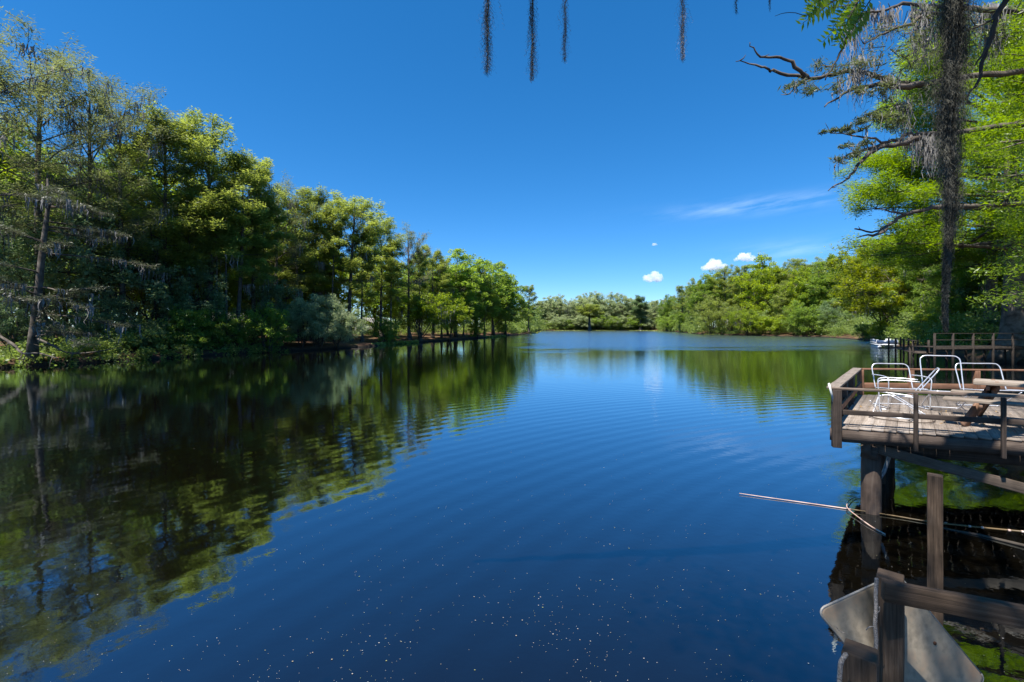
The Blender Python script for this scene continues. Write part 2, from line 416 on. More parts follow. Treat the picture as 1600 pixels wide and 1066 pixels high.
def limb_path(p0, az_, el_, ln, curve, rng, k=7, wob=.05):
    d = np.array([math.cos(az_)*math.cos(el_), math.sin(az_)*math.cos(el_), math.sin(el_)])
    p = np.array(p0, float); pts = [p.copy()]
    for i in range(k):
        d = d+np.array([rng.normal(0, wob*1.6), rng.normal(0, wob*1.6), curve/k+rng.normal(0, wob)])
        d /= np.linalg.norm(d); p = p+d*ln/k; pts.append(p.copy())
    return pts

def cypress(seed, H=24, Rr=6, base=.38, nl=26, r0=.32, lower=.7, dens=1.0, leaf=(.30, .065), per=60, mat=M_cyp, moss=0, flat=True, spread=.75, buttress=2.2, mossw=.05, sub=(5, 9), drop=0., el0=12, puff=.42, ztop=.84):
    rng = np.random.default_rng(seed); tr = MB(); cr = MB(); ms = MB()
    # trunk
    k = 14; lean = rng.normal(0, .012, 2)*H; pts = []; rad = []
    for i in range(k+1):
        t = (i/k)**1.0*(.97 if not flat else ztop+.05); z = t*H
        pts.append((lean[0]*t+.12*math.sin(t*5+seed), lean[1]*t+.12*math.cos(t*4+seed), z-.4 if i == 0 else z))
        rad.append(r0*((1-t)**.75*.95+.04)+r0*(buttress-1)*math.exp(-z/(.045*H)))
    extra = [(0.02, ), (.05, )]
    pts[1:1] = [(lean[0]*.02, lean[1]*.02, .02*H), (lean[0]*.04, lean[1]*.04, .045*H)]
    rad[1:1] = [r0*(1+(buttress-1)*math.exp(-.02/.045)), r0*(1+(buttress-1)*math.exp(-1))]
    tube(tr, pts, rad, 9, wob=.07)
    P = np.array(pts); Z = P[:, 2]
    cent = []
    for i in range(nl):
        t = base+(ztop-base)*((i+rng.uniform(0, .7))/nl)**.88; z = t*H
        p0 = np.array([np.interp(z, Z, P[:, 0]), np.interp(z, Z, P[:, 1]), z]); u = (t-base)/(ztop-base)
        az_ = i*2.4+rng.uniform(-.5, .5)
        prof = (lower+(1-lower)*min(1, u*1.6)) if flat else (1-u*.55)
        if flat: prof *= (1 if u < .7 else 1-(u-.7)*.75)
        L_ = Rr*prof*rng.uniform(.7, 1.12)
        el_ = R(el0+18*u+40*u**2.2+rng.uniform(-11, 11))-drop
        lp = limb_path(p0, az_, el_, L_, -.10 if u < .6 else .05, rng)
        r_ = r0*.30*(1-.55*u)*(L_/Rr)**.5
        tube(tr, lp, np.linspace(r_, r_*.18, len(lp)), 5, cap=False)
        lp = np.array(lp)
        ns = rng.integers(*sub)
        for j in range(ns):
            s = .3+.68*(j+rng.random())/ns; q = s*(len(lp)-1); a = int(q); fr = q-a
            b0 = lp[a]*(1-fr)+lp[min(a+1, len(lp)-1)]*fr
            dirx = math.atan2(*(lp[-1]-lp[0])[[1, 0]]); side = (-1)**j*rng.uniform(.5, 1.15)
            sl_ = L_*rng.uniform(.22, .42)*(1.15-s*.6)
            bp_ = np.array(limb_path(b0, dirx+side, rng.uniform(-.25, .75)*(.5+u), sl_, .1, rng, 4, .10))
            tube(tr, bp_, np.linspace(r_*.35, r_*.08, 5), 3, cap=False)
            for q_ in (1.2, 2.1, 3.0, 3.9): 
                if rng.random() < dens: cent.append((bp_[int(q_)]*(1-q_ % 1)+bp_[min(int(q_)+1, 4)]*(q_ % 1), sl_))
        if rng.random() < dens: cent.append((lp[-1], L_*.3))
        if moss and rng.random() < moss:
            for _ in range(4):
                q = lp[rng.integers(2, len(lp))]; moss_strands(ms, q, 9, rng.uniform(.8, 2.2), mossw*2, .28, rng)
    for c, sl_ in cent:
        n = max(10, int(per*rng.uniform(.5, 1.4)))
        a = rng.uniform(0, 2*PI, n); rr = spread*np.sqrt(rng.random(n))*rng.uniform(.8, 1.25)
        off = np.stack([np.cos(a)*rr, np.sin(a)*rr, rng.normal(0, puff, n)*spread-.10*rr], 1)
        leaves(cr, c+off, leaf[0], leaf[1], up=.9, outward=off/(rr[:, None]+.01)*[1, 1, .2], rng=rng)
    return tr, cr, ms, mat

def broad(seed, H=18, Rr=5, base=.22, ncl=190, per=95, leaf=(.24, .15), mat=M_broad, r0=.26, lobes=9, cr_r=.85, moss=0, stems=1, droop=0., up=.55, top=1.0, mossw=.05, out=.9):
    rng = np.random.default_rng(seed); tr = MB(); cr = MB(); ms = MB()
    cz = H*(base+1)/2; hz = H*(1-base)/2
    lob = []
    for i in range(lobes):
        a = i*2.4+rng.uniform(-.4, .4); z = -0.75+1.45*(i+.5)/lobes; rad = math.sqrt(max(.1, 1-z*z*.8))*.55
        lob.append((np.array([math.cos(a)*rad*Rr, math.sin(a)*rad*Rr, cz+z*hz*.8]), Rr*rng.uniform(.42, .62)))
    lob.append((np.array([rng.normal(0, .3), rng.normal(0, .3), H-Rr*.35*top]), Rr*.42))
    # trunk(s)
    paths = []
    for s in range(stems):
        a = rng.uniform(0, 2*PI); sp = (0 if stems == 1 else .35)
        e = np.array([math.cos(a)*Rr*sp, math.sin(a)*Rr*sp, H*(.9 if stems == 1 else .7)])
        p = [np.array([math.cos(a)*.25*(stems > 1), math.sin(a)*.25*(stems > 1), -.3])]
        for i in range(1, 8):
            t = i/7; p.append(p[0]*(1-t)+e*t+rng.normal(0, .016*H*.5, 3)*[1, 1, .2])
        rr = (r0 if stems == 1 else r0*.5); tube(tr, p, [rr*(1.5 if i == 0 else 1)*(1-.85*i/7) for i in range(8)], 7, wob=.05); paths.append(np.array(p))
    for c, lr in lob:
        pth = paths[rng.integers(len(paths))]
        d = np.linalg.norm(pth[:, :2]-c[:2], axis=1)*.5+np.abs(pth[:, 2]-(c[2]-lr*1.6)); i = int(np.argmin(d)); b0 = pth[max(1, min(i, 6))]
        mid = (b0+c)/2+np.array([0, 0, -.12*lr])+rng.normal(0, .2, 3)
        lp = curve3(b0, mid, c, 6); tube(tr, lp, np.linspace(r0*.34, r0*.12, 6), 5, cap=False)
        nc = max(5, int(ncl/len(lob)*(lr/(Rr*.45))**2))
        for _ in range(nc):
            v = rng.normal(size=3); v /= np.linalg.norm(v); v[2] = v[2]*.8+.12
            cc = c+v*lr*rng.uniform(.55, 1.12)*[1.1, 1.1, .9]
            tube(tr, curve3(c, (c+cc)/2+rng.normal(0, .12, 3), cc, 4), [r0*.09, r0*.07, r0*.05, r0*.02], 3, cap=False)
            n = int(per*rng.uniform(.5, 1.4)); u_ = rng.normal(size=(n, 3)); u_ /= np.linalg.norm(u_, axis=1)[:, None]
            off = u_*(rng.random(n)**.45)[:, None]*cr_r*rng.uniform(.6, 1.15)*np.array([1, 1, .85])
            leaves(cr, cc+off, leaf[0], leaf[1], up=up, droop=droop, outward=u_*out*.6, rng=rng)
            if moss and v[2] < .1 and rng.random() < moss: moss_strands(ms, cc, 8, rng.uniform(.8, 2.0), mossw*2, .25, rng)
    return tr, cr, ms, mat

class Proto:
    def __init__(s, H, parts, bark=M_bark):
        tr, cr, ms, mat = parts; s.H = float(np.percentile(np.concatenate(cr.v)[:, 2], 99.6))
        s.tr = tr.mesh('trunk', True); s.tr.materials.append(bark)
        s.cr = cr.mesh('crown'); s.cr.materials.append(mat)
        s.ms = None
        if ms.n: s.ms = ms.mesh('hanging_moss'); s.ms.materials.append(M_moss)
NAMES = {}
def plant(pr, x, y, h, name, label, cat, group=None, rot=None, ws=1.0, mat=None, z=None):
    s = h/pr.H; zz = gz(x, y) if z is None else z
    zz = max(zz, -.9)
    o = thing(name, label, cat, (x, y, zz), rnd.uniform(0, 2*PI) if rot is None else rot, group)
    sw = (.5*s+.5*s*ws) if ws != 1 else s
    o.scale = (s*ws, s*ws, s)
    link('trunk', pr.tr, o)
    c = link('crown', pr.cr, o)
    if mat: 
        c.material_slots[0].link = 'OBJECT'; c.material_slots[0].material = mat
    if pr.ms: link('hanging_moss', pr.ms, o)['kind'] = 'stuff'
    return o
def stand(pr, px, Y, topy, name, label, cat, group=None, rot=None, ws=1.0, mat=None, dmin=.5, water=False, hmin=0):
    x = (px-800)/F*Y; y = Y
    if not water: x, y = push(x, y, dmin)
    Y = y; z = gz(x, y); h = max(CZ+(HZ-topy)/F*Y-z, 1.2)
    return plant(pr, x, y, h, name, label, cat, group, rot, ws, mat)

CY = [Proto(24, cypress(i, H=24, Rr=6.0, nl=36, base=.30, dens=.82, spread=.60, per=50, r0=.28, leaf=(.32, .08), moss=.12)) for i in (1, 2, 3)]
CS = [Proto(26, cypress(20+i, H=26, Rr=7.2, nl=32, base=.30, dens=.74, spread=.56, per=38, mat=M_cypsparse, moss=.35, leaf=(.28, .05)), M_bark) for i in range(3)]
CT = [Proto(23, cypress(30+i, H=23, Rr=3.9, nl=34, base=.3, dens=.78, spread=.5, per=42, ztop=.88, r0=.24, mat=M_cyp, moss=.15)) for i in range(2)]
BR = [Proto(18, broad(40+i, H=18, Rr=5.0, base=.05, ncl=270, lobes=12, leaf=(.27, .17), moss=.05)) for i in range(3)]
BT = [Proto(20, broad(50+i, H=20, Rr=3.9, base=.06, ncl=260, lobes=14, leaf=(.27, .17), moss=.08)) for i in range(2)]
DK = [Proto(12, broad(60+i, H=12, Rr=4.2, base=.05, mat=M_dark, ncl=120, per=75, leaf=(.22, .13), lobes=10, stems=3), M_barkd) for i in range(2)]
SH = [Proto(5, broad(70+i, H=5, Rr=2.6, base=.02, mat=M_broad, ncl=90, per=90, leaf=(.17, .10), lobes=7, stems=4, cr_r=.55, r0=.12), M_barkd) for i in range(2)]
WL = [Proto(6, broad(80+i, H=6, Rr=3.4, base=.04, mat=M_silver, ncl=130, per=110, leaf=(.26, .05), lobes=9, stems=4, cr_r=.6, r0=.14, droop=.35), M_barkd) for i in range(2)]
UM = Proto(6.5, broad(90, H=6.5, Rr=4.0, base=.30, mat=M_lime, ncl=150, per=110, leaf=(.2, .09), lobes=9, stems=3, cr_r=.6, r0=.2, moss=.2))

PACK_L = "packed green trees behind the waterfront row on left bank"
# ---- left bank, first row, from the left edge of the photo into the distance
left = [
 (CS[0], -40, 37, 20, 1.0, "gaunt moss-draped cypress at the very left edge of the left bank"),
 (CS[1], 62, 43, 58, 1.05, "tallest open cypress with bare crossing limbs at the left end of the bank"),
 (CS[2], 135, 47, 92, .9, "sparse olive cypress just right of the tallest left bank tree"),
 (CS[0], 190, 46, 128, .8, "sparse cypress leaning its thin top over the first gap of sky"),
 (CY[0], 258, 50, 186, 1.0, "rounded olive cypress with pale forked limb standing after the sparse mossy ones"),
 (CY[1], 325, 53, 190, 1.0, "broad flat-topped cypress forming the shoulder of the left bank"),
 (CT[0], 372, 54, 243, 1.0, "thin straight grey-trunked cypress rooted at the water's edge"),
 (CT[1], 398, 57, 250, 1.0, "second thin cypress with straight dark trunk paired beside the grey-trunked one"),
 (CS[1], 432, 64, 276, 1.0, "ragged cypress with brownish top behind the thin paired trunks"),
 (CY[2], 462, 67, 296, 1.0, "rounded cypress between the ragged brownish one and the spire-like one"),
 (CT[0], 488, 72, 298, 1.15, "narrow spire-like cypress poking above the middle of left bank"),
 (CY[2], 545, 74, 305, 1.15, "vase-shaped flat-topped cypress in the middle of the left bank skyline"),
 (CY[0], 596, 84, 345, 1.0, "spreading cypress behind the umbrella-shaped lime tree"),
 (CS[2], 640, 90, 352, .95, "grey half-bare cypress with long horizontal limbs past the middle of left bank"),
 (CY[1], 676, 100, 385, 1.0, "small-topped cypress where the left bank skyline starts to drop"),
 (BT[0], 712, 112, 392, 1.35, "full green tree on the declining part of left bank"),
 (BR[0], 742, 124, 403, 1.25, "round-headed broadleaf tree two before the left headland"),
 (BT[1], 772, 140, 410, 1.4, "bright broadleaf tree one before the tip of left headland"),
 (BR[1], 797, 152, 428, 1.15, "bushy tree at the tip of the left headland over the water"),
 (CT[1], 829, 196, 446, 1.3, "dark lone cypress at the far point beyond the left headland"),
]
for pr, px, Y, ty, ws, lab in left:
    stand(pr, px, Y, ty, 'cypress_tree' if pr in CY+CS+CT else 'broadleaf_tree', lab, 'tree', None, ws=ws*1.12, dmin=1.0)
THIN = [Proto(20, cypress(400+i, H=20, Rr=2.7, base=.55, nl=20, r0=.17, dens=.8, spread=.45, per=44, ztop=.9, buttress=2.6)) for i in range(2)]
for i, (px, Y, ty) in enumerate([(298, 50.5, 300), (338, 52, 285), (355, 52.5, 300), (412, 57.5, 300), (520, 70, 335), (566, 75, 350), (610, 83, 372), (655, 93, 385), (690, 104, 400), (724, 117, 412), (757, 132, 420)]):
    stand(THIN[i % 2], px, Y, ty, 'slender_cypress', 'one of the slender grey-trunked cypresses rooted along the left waterline', 'tree', 'slender cypresses along the left waterline', dmin=.15)
# ---- left bank understory: medium trees between the cypresses
und = [
 (DK[0], 30, 42, 330, "shaded bushy evergreen under the leftmost cypress"),
 (DK[1], 150, 46, 300, "dark evergreen clump below the sparse olive cypress"),
 (DK[0], 232, 49, 330, "dark broad evergreen with glossy leaves at the foot of rounded cypress"),
 (BR[2], 205, 56, 240, "light green broadleaf filling the gap behind the dark evergreen"),
 (BR[0], 288, 60, 280, "yellow-green broadleaf between the rounded and flat-topped cypresses"),
 (DK[1], 305, 51, 400, "blue-green bush tree overhanging the water left of thin paired trunks"),
 (BR[1], 350, 66, 300, "leafy tree behind the thin grey-trunked cypress"),
 (DK[0], 428, 58, 430, "dull green low tree right of the thin paired trunks"),
 (BR[2], 420, 72, 330, "green broadleaf behind the ragged brown-topped cypress"),
 (BR[0], 470, 80, 345, "bright green broadleaf left of the spire-like cypress"),
 (BT[0], 512, 86, 360, "bright green broadleaf right of the spire-like cypress"),
 (BR[1], 585, 95, 380, "green tree filling below the spreading cypress"),
 (BR[2], 655, 112, 400, "dense green tree behind the half-bare grey cypress"),
 (BR[0], 700, 122, 415, "dense dark green tree behind the declining skyline of left bank"),
]
for pr, px, Y, ty, lab in und:
    stand(pr, px, Y, ty, 'evergreen_tree' if pr in DK else 'broadleaf_tree', lab, 'tree', dmin=1.2, mat=(M_lime if 'bright' in lab or 'yellow' in lab else None))
# ---- packed trees behind
for i in range(30):
    t = i/29; Y = 52+t*t*150; px = -90+t*920+rnd.uniform(-12, 12)
    x = (px-800)/F*Y; x, y = push(x, Y, rnd.uniform(13, 26))
    Yn = y; sk = np.interp(800+x/y*F, [-100, 0, 150, 250, 350, 450, 560, 650, 720, 800, 835], [120, 150, 210, 270, 290, 350, 370, 400, 420, 445, 470])
    h = CZ+(HZ-sk)/F*Yn*rnd.uniform(.66, .92)-gz(x, y)
    pr = rnd.choice([BR[0], BR[1], BR[2], BT[0], BT[1], CY[0], CY[2]])
    plant(pr, x, y, h, 'forest_tree', 'one of the packed green trees standing behind the waterfront row on left bank', 'tree', PACK_L, mat=rnd.choice([None, None, M_lime, M_broad]))
# ---- left bank shoreline shrubs
shr = [
 (DK[1], 10, 38, 470, 'shrub', "dark tangled shrub drooping over the water at the left edge"),
 (SH[0], 75, 40, 500, 'shrub', "low shaded shrub beneath the tallest left cypress"),
 (SH[1], 130, 41.5, 485, 'shrub', "shaded shrub at the waterline under the sparse olive cypress"),
 (DK[0], 180, 44, 455, 'shrub', "large dark shrub touching the water before the rounded cypress"),
 (SH[0], 235, 45.5, 500, 'shrub', "low dark shrub between the large dark shrub and the bluish one"),
 (SH[1], 290, 48, 480, 'shrub', "bluish green shrub dipping into the water left of the paired trunks"),
 (SH[0], 345, 50.5, 488, 'shrub', "light-flecked shrub left of the thin grey trunk"),
 (SH[1], 425, 54, 478, 'shrub', "dull green shrub directly right of the thin paired trunks"),
 (WL[0], 470, 59, 468, 'willow_bush', "left half of the silvery willow thicket on the left bank"),
 (WL[1], 512, 61, 460, 'willow_bush', "tallest silvery willow bush leaning over the water"),
 (WL[0], 552, 64, 476, 'willow_bush', "right end of the silvery willow thicket on the left bank"),
 (SH[0], 603, 77, 497, 'shrub', "small green shrub beside the pale gap under the trees"),
 (UM, 668, 90, 456, 'umbrella_tree', "lime-topped umbrella-shaped small tree on the left bank"),
 (UM, 708, 101, 468, 'umbrella_tree', "smaller lime-topped tree right of the umbrella-shaped one"),
 (SH[1], 628, 78, 516, 'shrub', "little bright green plant at the waterline below the umbrella tree"),
 (SH[0], 745, 121, 500, 'shrub', "shrub beneath the round-headed broadleaf"),
 (SH[1], 785, 152, 503, 'shrub', "shrub at the foot of the headland trees"),
]
for pr, px, Y, ty, nm, lab in shr:
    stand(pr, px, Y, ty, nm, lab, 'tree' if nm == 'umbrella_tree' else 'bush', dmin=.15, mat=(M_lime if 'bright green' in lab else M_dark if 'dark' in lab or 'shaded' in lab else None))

# ---- right bank in the middle distance
right = [
 (BR[0], 1046, 300, 462, 1.0, 'broadleaf_tree', "first green tree at the far left tip of right bank", None),
 (CY[0], 1066, 250, 447, 1.1, 'cypress_tree', "feathery cypress rising above the tip of right bank", None),
 (CY[1], 1088, 225, 435, 1.1, 'cypress_tree', "cypress below the bigger cloud on the right bank", None),
 (BR[1], 1108, 208, 427, 1.2, 'broadleaf_tree', "wide green tree left of the skyline peak of right bank", None),
 (CY[2], 1135, 200, 416, 1.1, 'cypress_tree', "grey-green cypress just left of the highest one on right bank", None),
 (CT[0], 1160, 192, 415, 1.2, 'cypress_tree', "narrow dark cypress standing beside the skyline peak", None),
 (BR[2], 1192, 182, 401, 1.1, 'broadleaf_tree', "highest light green tree on the skyline of right bank", M_lime),
 (CY[1], 1222, 178, 412, 1.0, 'cypress_tree', "cypress in the dip right of the highest right bank tree", None),
 (CY[0], 1248, 180, 404, 1.1, 'cypress_tree', "misty cypress right of the dip in the skyline", None),
 (BR[0], 1250, 158, 420, 1.0, 'broadleaf_tree', "full green tree in front of the misty cypress", M_lime),
 (BT[0], 1278, 152, 412, 1.2, 'broadleaf_tree', "tall leafy tree left of the yellow-green one", None),
 (CY[2], 1290, 172, 402, 1.1, 'cypress_tree', "pale cypress showing above the tall leafy tree", None),
 (BT[1], 1312, 150, 400, 1.1, 'broadleaf_tree', "deep green tree tucked behind the yellow-green one", None),
 (BT[0], 1225, 160, 440, 1.0, 'broadleaf_tree', "moss-grey tree in the centre of right bank front", M_cyp),
]
for pr, px, Y, ty, ws, nm, lab, mt in right:
    stand(pr, px, Y, ty, nm, lab, 'tree', ws=ws, mat=mt, dmin=4)
for i in range(26):
    t = i/25; px = 1052+t*300+rnd.uniform(-6, 6); Y = np.interp(px, [1050, 1100, 1180, 1290, 1350], [320, 235, 205, 185, 170])+rnd.uniform(0, 25)
    sk = np.interp(px, [1040, 1066, 1100, 1140, 1190, 1225, 1250, 1300, 1350], [470, 454, 440, 428, 416, 420, 414, 410, 402])
    x = (px-800)/F*Y; x, y = push(x, Y, 8); h = CZ+(HZ-sk)/F*y*rnd.uniform(.86, 1.0)-gz(x, y)
    plant(rnd.choice(BR+CY+BT), x, y, h, 'forest_tree', 'one of the packed trees behind the front row of right bank', 'tree', 'packed trees behind the front of right bank', ws=1.1)
rsh = [
 (SH[0], 1056, 290, 492, 'shrub', "bush at the water by the far tip of right bank", None, 2.0),
 (SH[1], 1078, 245, 488, 'shrub', "green bush second from the tip of right bank", None, 1.6),
 (DK[0], 1112, 176, 462, 'bush_tree', "large grey-green rounded bush tree reaching the water on right bank", M_cyp, 1.2),
 (WL[0], 1140, 170, 475, 'willow_bush', "right shoulder of the large rounded bush tree", M_cyp, 1.1),
 (UM, 1164, 158, 484, 'umbrella_tree', "small lime-topped tree bulging over the water on right bank", None, 1.1),
 (SH[0], 1188, 156, 494, 'shrub', "leafy bush right of the small lime-topped tree", M_lime, 1.4),
 (SH[1], 1214, 152, 494, 'shrub', "leafy bush in the middle of right bank waterline", M_lime, 1.4),
 (DK[1], 1245, 146, 470, 'bush_tree', "dark-hearted bush tree with pale leaf flecks on right bank", M_broad, 1.0),
 (SH[0], 1272, 142, 480, 'shrub', "tall bush before the shaded cove of right bank", None, 1.3),
 (DK[0], 1300, 138, 470, 'bush_tree', "deeply shaded bush tree in the cove", None, 1.2),
]
for pr, px, Y, ty, nm, lab, mt, ws in rsh:
    stand(pr, px, Y, ty, nm, lab, 'tree' if 'tree' in nm else 'bush', mat=mt, ws=ws, dmin=.3)

# ---- far shore
farl = [(843, 470), (857, 464), (872, 462), (888, 466), (905, 463), (918, 458), (932, 457), (946, 459), (960, 457), (972, 461), (985, 468), (1010, 474), (1022, 470), (1036, 468)]
labf = ["first far shore tree right of the left headland", "rounded far shore tree second from the headland", "far shore tree with bushy olive top near the headland", "far shore tree with a paler thin crown",
        "far shore tree behind the brown dry patch", "far shore tree up left of the stubby water cypress", "highest rounded far shore tree above the water cypress", "thin-limbed far shore tree at the skyline peak", "far shore tree right of the skyline peak",
        "far shore tree left of the dark shady gap", "low green far shore tree over the dark gap", "grey far shore tree right of the storm-topped cypress", "far shore tree near the tip of right bank", "last far shore tree before the right bank"]
for i, ((px, ty), lab) in enumerate(zip(farl, labf)):
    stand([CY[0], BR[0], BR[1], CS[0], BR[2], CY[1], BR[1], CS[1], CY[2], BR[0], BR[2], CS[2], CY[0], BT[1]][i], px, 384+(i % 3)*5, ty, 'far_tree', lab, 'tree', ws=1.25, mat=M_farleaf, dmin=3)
for i in range(34):
    px = 838+i*6.2+rnd.uniform(-3, 3); Y = rnd.uniform(396, 440); x = (px-800)/F*Y; x, y = push(x, Y, 4)
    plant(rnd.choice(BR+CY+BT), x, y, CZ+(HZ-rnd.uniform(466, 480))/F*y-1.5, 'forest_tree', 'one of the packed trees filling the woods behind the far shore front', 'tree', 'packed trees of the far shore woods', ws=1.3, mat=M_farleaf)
for i in range(22):
    px = 842+i*9.2+rnd.uniform(-3, 3); 
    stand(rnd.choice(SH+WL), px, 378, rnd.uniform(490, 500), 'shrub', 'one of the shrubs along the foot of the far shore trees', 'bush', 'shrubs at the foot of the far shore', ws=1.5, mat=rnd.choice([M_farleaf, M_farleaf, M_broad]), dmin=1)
FC = Proto(20, cypress(120, ztop=.9, H=20, Rr=7, base=.62, nl=18, r0=.8, buttress=2.0, dens=.95, per=60, leaf=(.5, .14), mat=M_cyp, moss=.5, spread=1.2, mossw=.12))
stand(FC, 921, 352, 478, 'water_cypress', "stubby flat-topped cypress standing in the water before the far shore", 'tree', ws=1.8, water=True)
FS = Proto(20, cypress(121, ztop=.9, H=20, Rr=5.5, base=.45, nl=16, r0=.6, dens=.8, per=70, leaf=(.5, .14), mat=M_dark, spread=1.1, lower=.5))
stand(FS, 1001, 372, 462, 'cypress_tree', "dark storm-topped cypress beside the gap on far shore", 'tree', ws=1.4, dmin=1)

# ---- marsh grass strips at the waterline
def marsh(label, segs, n, hgt):
    mb = MB(); C = []
    for (x0, y0, x1, y1, wd) in segs:
        for _ in range(n):
            t = nr.random(); x = x0+(x1-x0)*t; y = y0+(y1-y0)*t+nr.uniform(-wd, wd)*math.sin(PI*t)**.5; C.append((x, y, hgt*nr.uniform(.15, .5)))
    leaves(mb, np.array(C), hgt, .5, up=-.3, droop=-.9)
    return mb
M_marsh = leafmat("marsh_grass", (.16, .20, .04), (.32, .36, .10), .3)
g1 = [(33, 362, 55, 374, 4), (50, 366, 84, 372, 4), (92, 362, 116, 352, 5), (98, 330, 108, 322, 5), (80, 208, 92, 232, 2.5), (76, 186, 84, 200, 2), (74, 178, 90, 150, 1.2), (6, 196, 12, 214, 3), (8, 214, 15, 250, 3), (14, 262, 22, 330, 4), (-12, 116, -2, 148, .8), (-22, 72, -18, 88, .5)]
tag(marsh('', g1, 700, .55).build('marsh_grass', M_marsh), 'lime green marsh grass fringing the far waterline', 'grass', kind='stuff')

# ------------------------------------------------------------------ undergrowth and the deep woods (masses nobody could count)
def ring_clumps(mb, a0, a1, n, o0, o1, hmax, rad, per, lf_, seed, hfun=None, hmin=.0):
    rng = np.random.default_rng(seed); CC = []
    for _ in range(n):
        th = a0+(a1-a0)*rng.random(); r = lake_r(th)+rng.uniform(o0, o1); x = LC[0]+math.cos(th)*r; y = LC[1]+math.sin(th)*r
        if y < 20 and x < 20: continue
        hm = hmax*(.55+.9*noise.noise((x*.12, y*.12, 7))+.25*noise.noise((x*.5, y*.5, 2)))
        z = gz(x, y)+hmin+max(.3, hm)*rng.random()**.8
        m_ = int(per*rng.uniform(.6, 1.3)); g = rng.normal(size=(m_, 3)); g /= np.linalg.norm(g, axis=1)[:, None]
        CC.append(np.array([x, y, z])+g*(rng.random(m_)**.4)[:, None]*rad*rng.uniform(.7, 1.3)*np.array([1, 1, .7]))
    leaves(mb, np.concatenate(CC), lf_[0], lf_[1], up=.5, rng=rng)
def ang(x, y): return math.atan2(y-LC[1], x-LC[0])
ub = MB()
aL0 = ang(-50, 22); aL1 = ang(-27, 56); aL2 = ang(0, 166)
if aL0 < 0: aL0 += 2*PI
if aL1 < 0: aL1 += 2*PI
if aL2 < 0: aL2 += 2*PI
ring_clumps(ub, aL1, aL0, 520, .6, 9, 3.6, .8, 60, (.20, .12), 1)
ring_clumps(ub, aL1, aL0, 130, -.4, .6, .9, .5, 60, (.16, .10), 9)
ring_clumps(ub, aL2, aL1, 900, 11, 20, 5.0, .9, 60, (.24, .14), 2)
ring_clumps(ub, ang(85, 120), ang(75, 185), 560, .3, 11, 5.5, 1.1, 60, (.30, .18), 3)
ring_clumps(ub, ang(75, 185), ang(116, 366), 560, .8, 13, 6, 1.5, 60, (.42, .26), 4)
ring_clumps(ub, ang(112, 368), ang(16, 300), 800, 1.0, 18, 6, 1.9, 60, (.55, .34), 5)
ring_clumps(ub, ang(16, 290), aL2, 500, 2, 14, 6, 1.5, 60, (.42, .26), 6)
ring_clumps(ub, ang(42, 34), ang(85, 120), 900, .2, 11, 4.5, .8, 60, (.22, .13), 8)
tag(ub.build('undergrowth', leafmat("undergrowth_leaves", (.09, .14, .035), (.23, .30, .075), .5)), 'dense green undergrowth filling the banks under the trees', 'undergrowth', kind='stuff')
dw = MB()
ring_clumps(dw, ang(20, 330), aL2+.02, 900, 16, 40, 15, 2.0, 80, (.55, .34), 15)
ring_clumps(dw, ang(105, 300), ang(118, 372), 400, 12, 40, 16, 2.4, 80, (.7, .45), 16)
ring_clumps(dw, aL2, aL0, 1300, 32, 60, 11, 1.6, 80, (.45, .28), 11)
ring_clumps(dw, ang(42, 34), ang(75, 185), 1300, 14, 40, 13, 1.7, 80, (.45, .28), 12)
ring_clumps(dw, ang(75, 185), ang(112, 345), 800, 16, 40, 16, 2.2, 80, (.6, .38), 13)
ring_clumps(dw, ang(112, 368), ang(10, 250), 1500, 22, 60, 19, 2.6, 80, (.8, .5), 14)
ring_clumps(dw, ang(42, 34), ang(112, 345), 1500, 45, 90, 15, 2.6, 80, (.8, .5), 17)
tag(dw.build('deep_woods', leafmat("woods_leaves", (.09, .14, .036), (.20, .27, .07), .5, ns=.15)), 'deep green woods massed behind the trees of both banks', 'woods', kind='stuff')

# ------------------------------------------------------------------ right bank, near
M_yb = M_yel
NB = [Proto(19, broad(200+i, H=19, Rr=7.0, base=.06, ncl=420, per=120, leaf=(.26, .15), mat=M_yel, lobes=15, r0=.35, moss=.16, mossw=.06, cr_r=.95)) for i in range(2)]
NM = Proto(16, broad(210, H=16, Rr=6.0, base=.05, ncl=420, per=130, leaf=(.20, .12), mat=M_broad, lobes=14, r0=.3, moss=.22, mossw=.05, cr_r=.8))
near = [
 (NB[0], 1358, 90, 374, 1.2, "yellow-green broadleaf tree leaning over the cove at the front of right bank", None),
 (NB[1], 1408, 78, 366, 1.15, "second yellow-green broadleaf tree above the moored boat", None),
 (NM, 1455, 72, 385, 1.0, "mossy mid-green tree behind the grey pier", None),
 (NB[0], 1455, 92, 330, 1.0, "tall yellow-green tree rising behind the mossy mid-green tree", M_bright),
 (NM, 1520, 60, 380, 1.0, "dense mossy tree directly left of the massive trunk", None),
 (NM, 1600, 56, 360, 1.1, "dark mossy tree behind the massive trunk", M_dark),
 (NB[1], 1690, 62, 250, 1.0, "leafy tree beyond the right edge of the bank", None),
]
for pr, px, Y, ty, ws, lab, mt in near:
    stand(pr, px, Y, ty, 'broadleaf_tree', lab, 'tree', ws=ws, mat=mt, dmin=1.5)
nsh = [
 (SH[1], 1335, 99, 505, "small green bush at the cove mouth", None),
 (SH[0], 1365, 88, 500, "bush with yellow leaves dipping towards the moored boat", M_lime),
 (SH[0], 1412, 72, 500, "bush behind the stern of moored boat", None),
 (SH[1], 1450, 60, 486, "bright bush overhanging the pier", M_lime),
 (SH[0], 1500, 52, 497, "green bush behind the pier's shore end", None),
 (SH[1], 1552, 48, 495, "bush at the left foot of the massive trunk", M_dark),
 (DK[0], 1640, 46, 470, "dark bush right of the massive trunk", None),
]
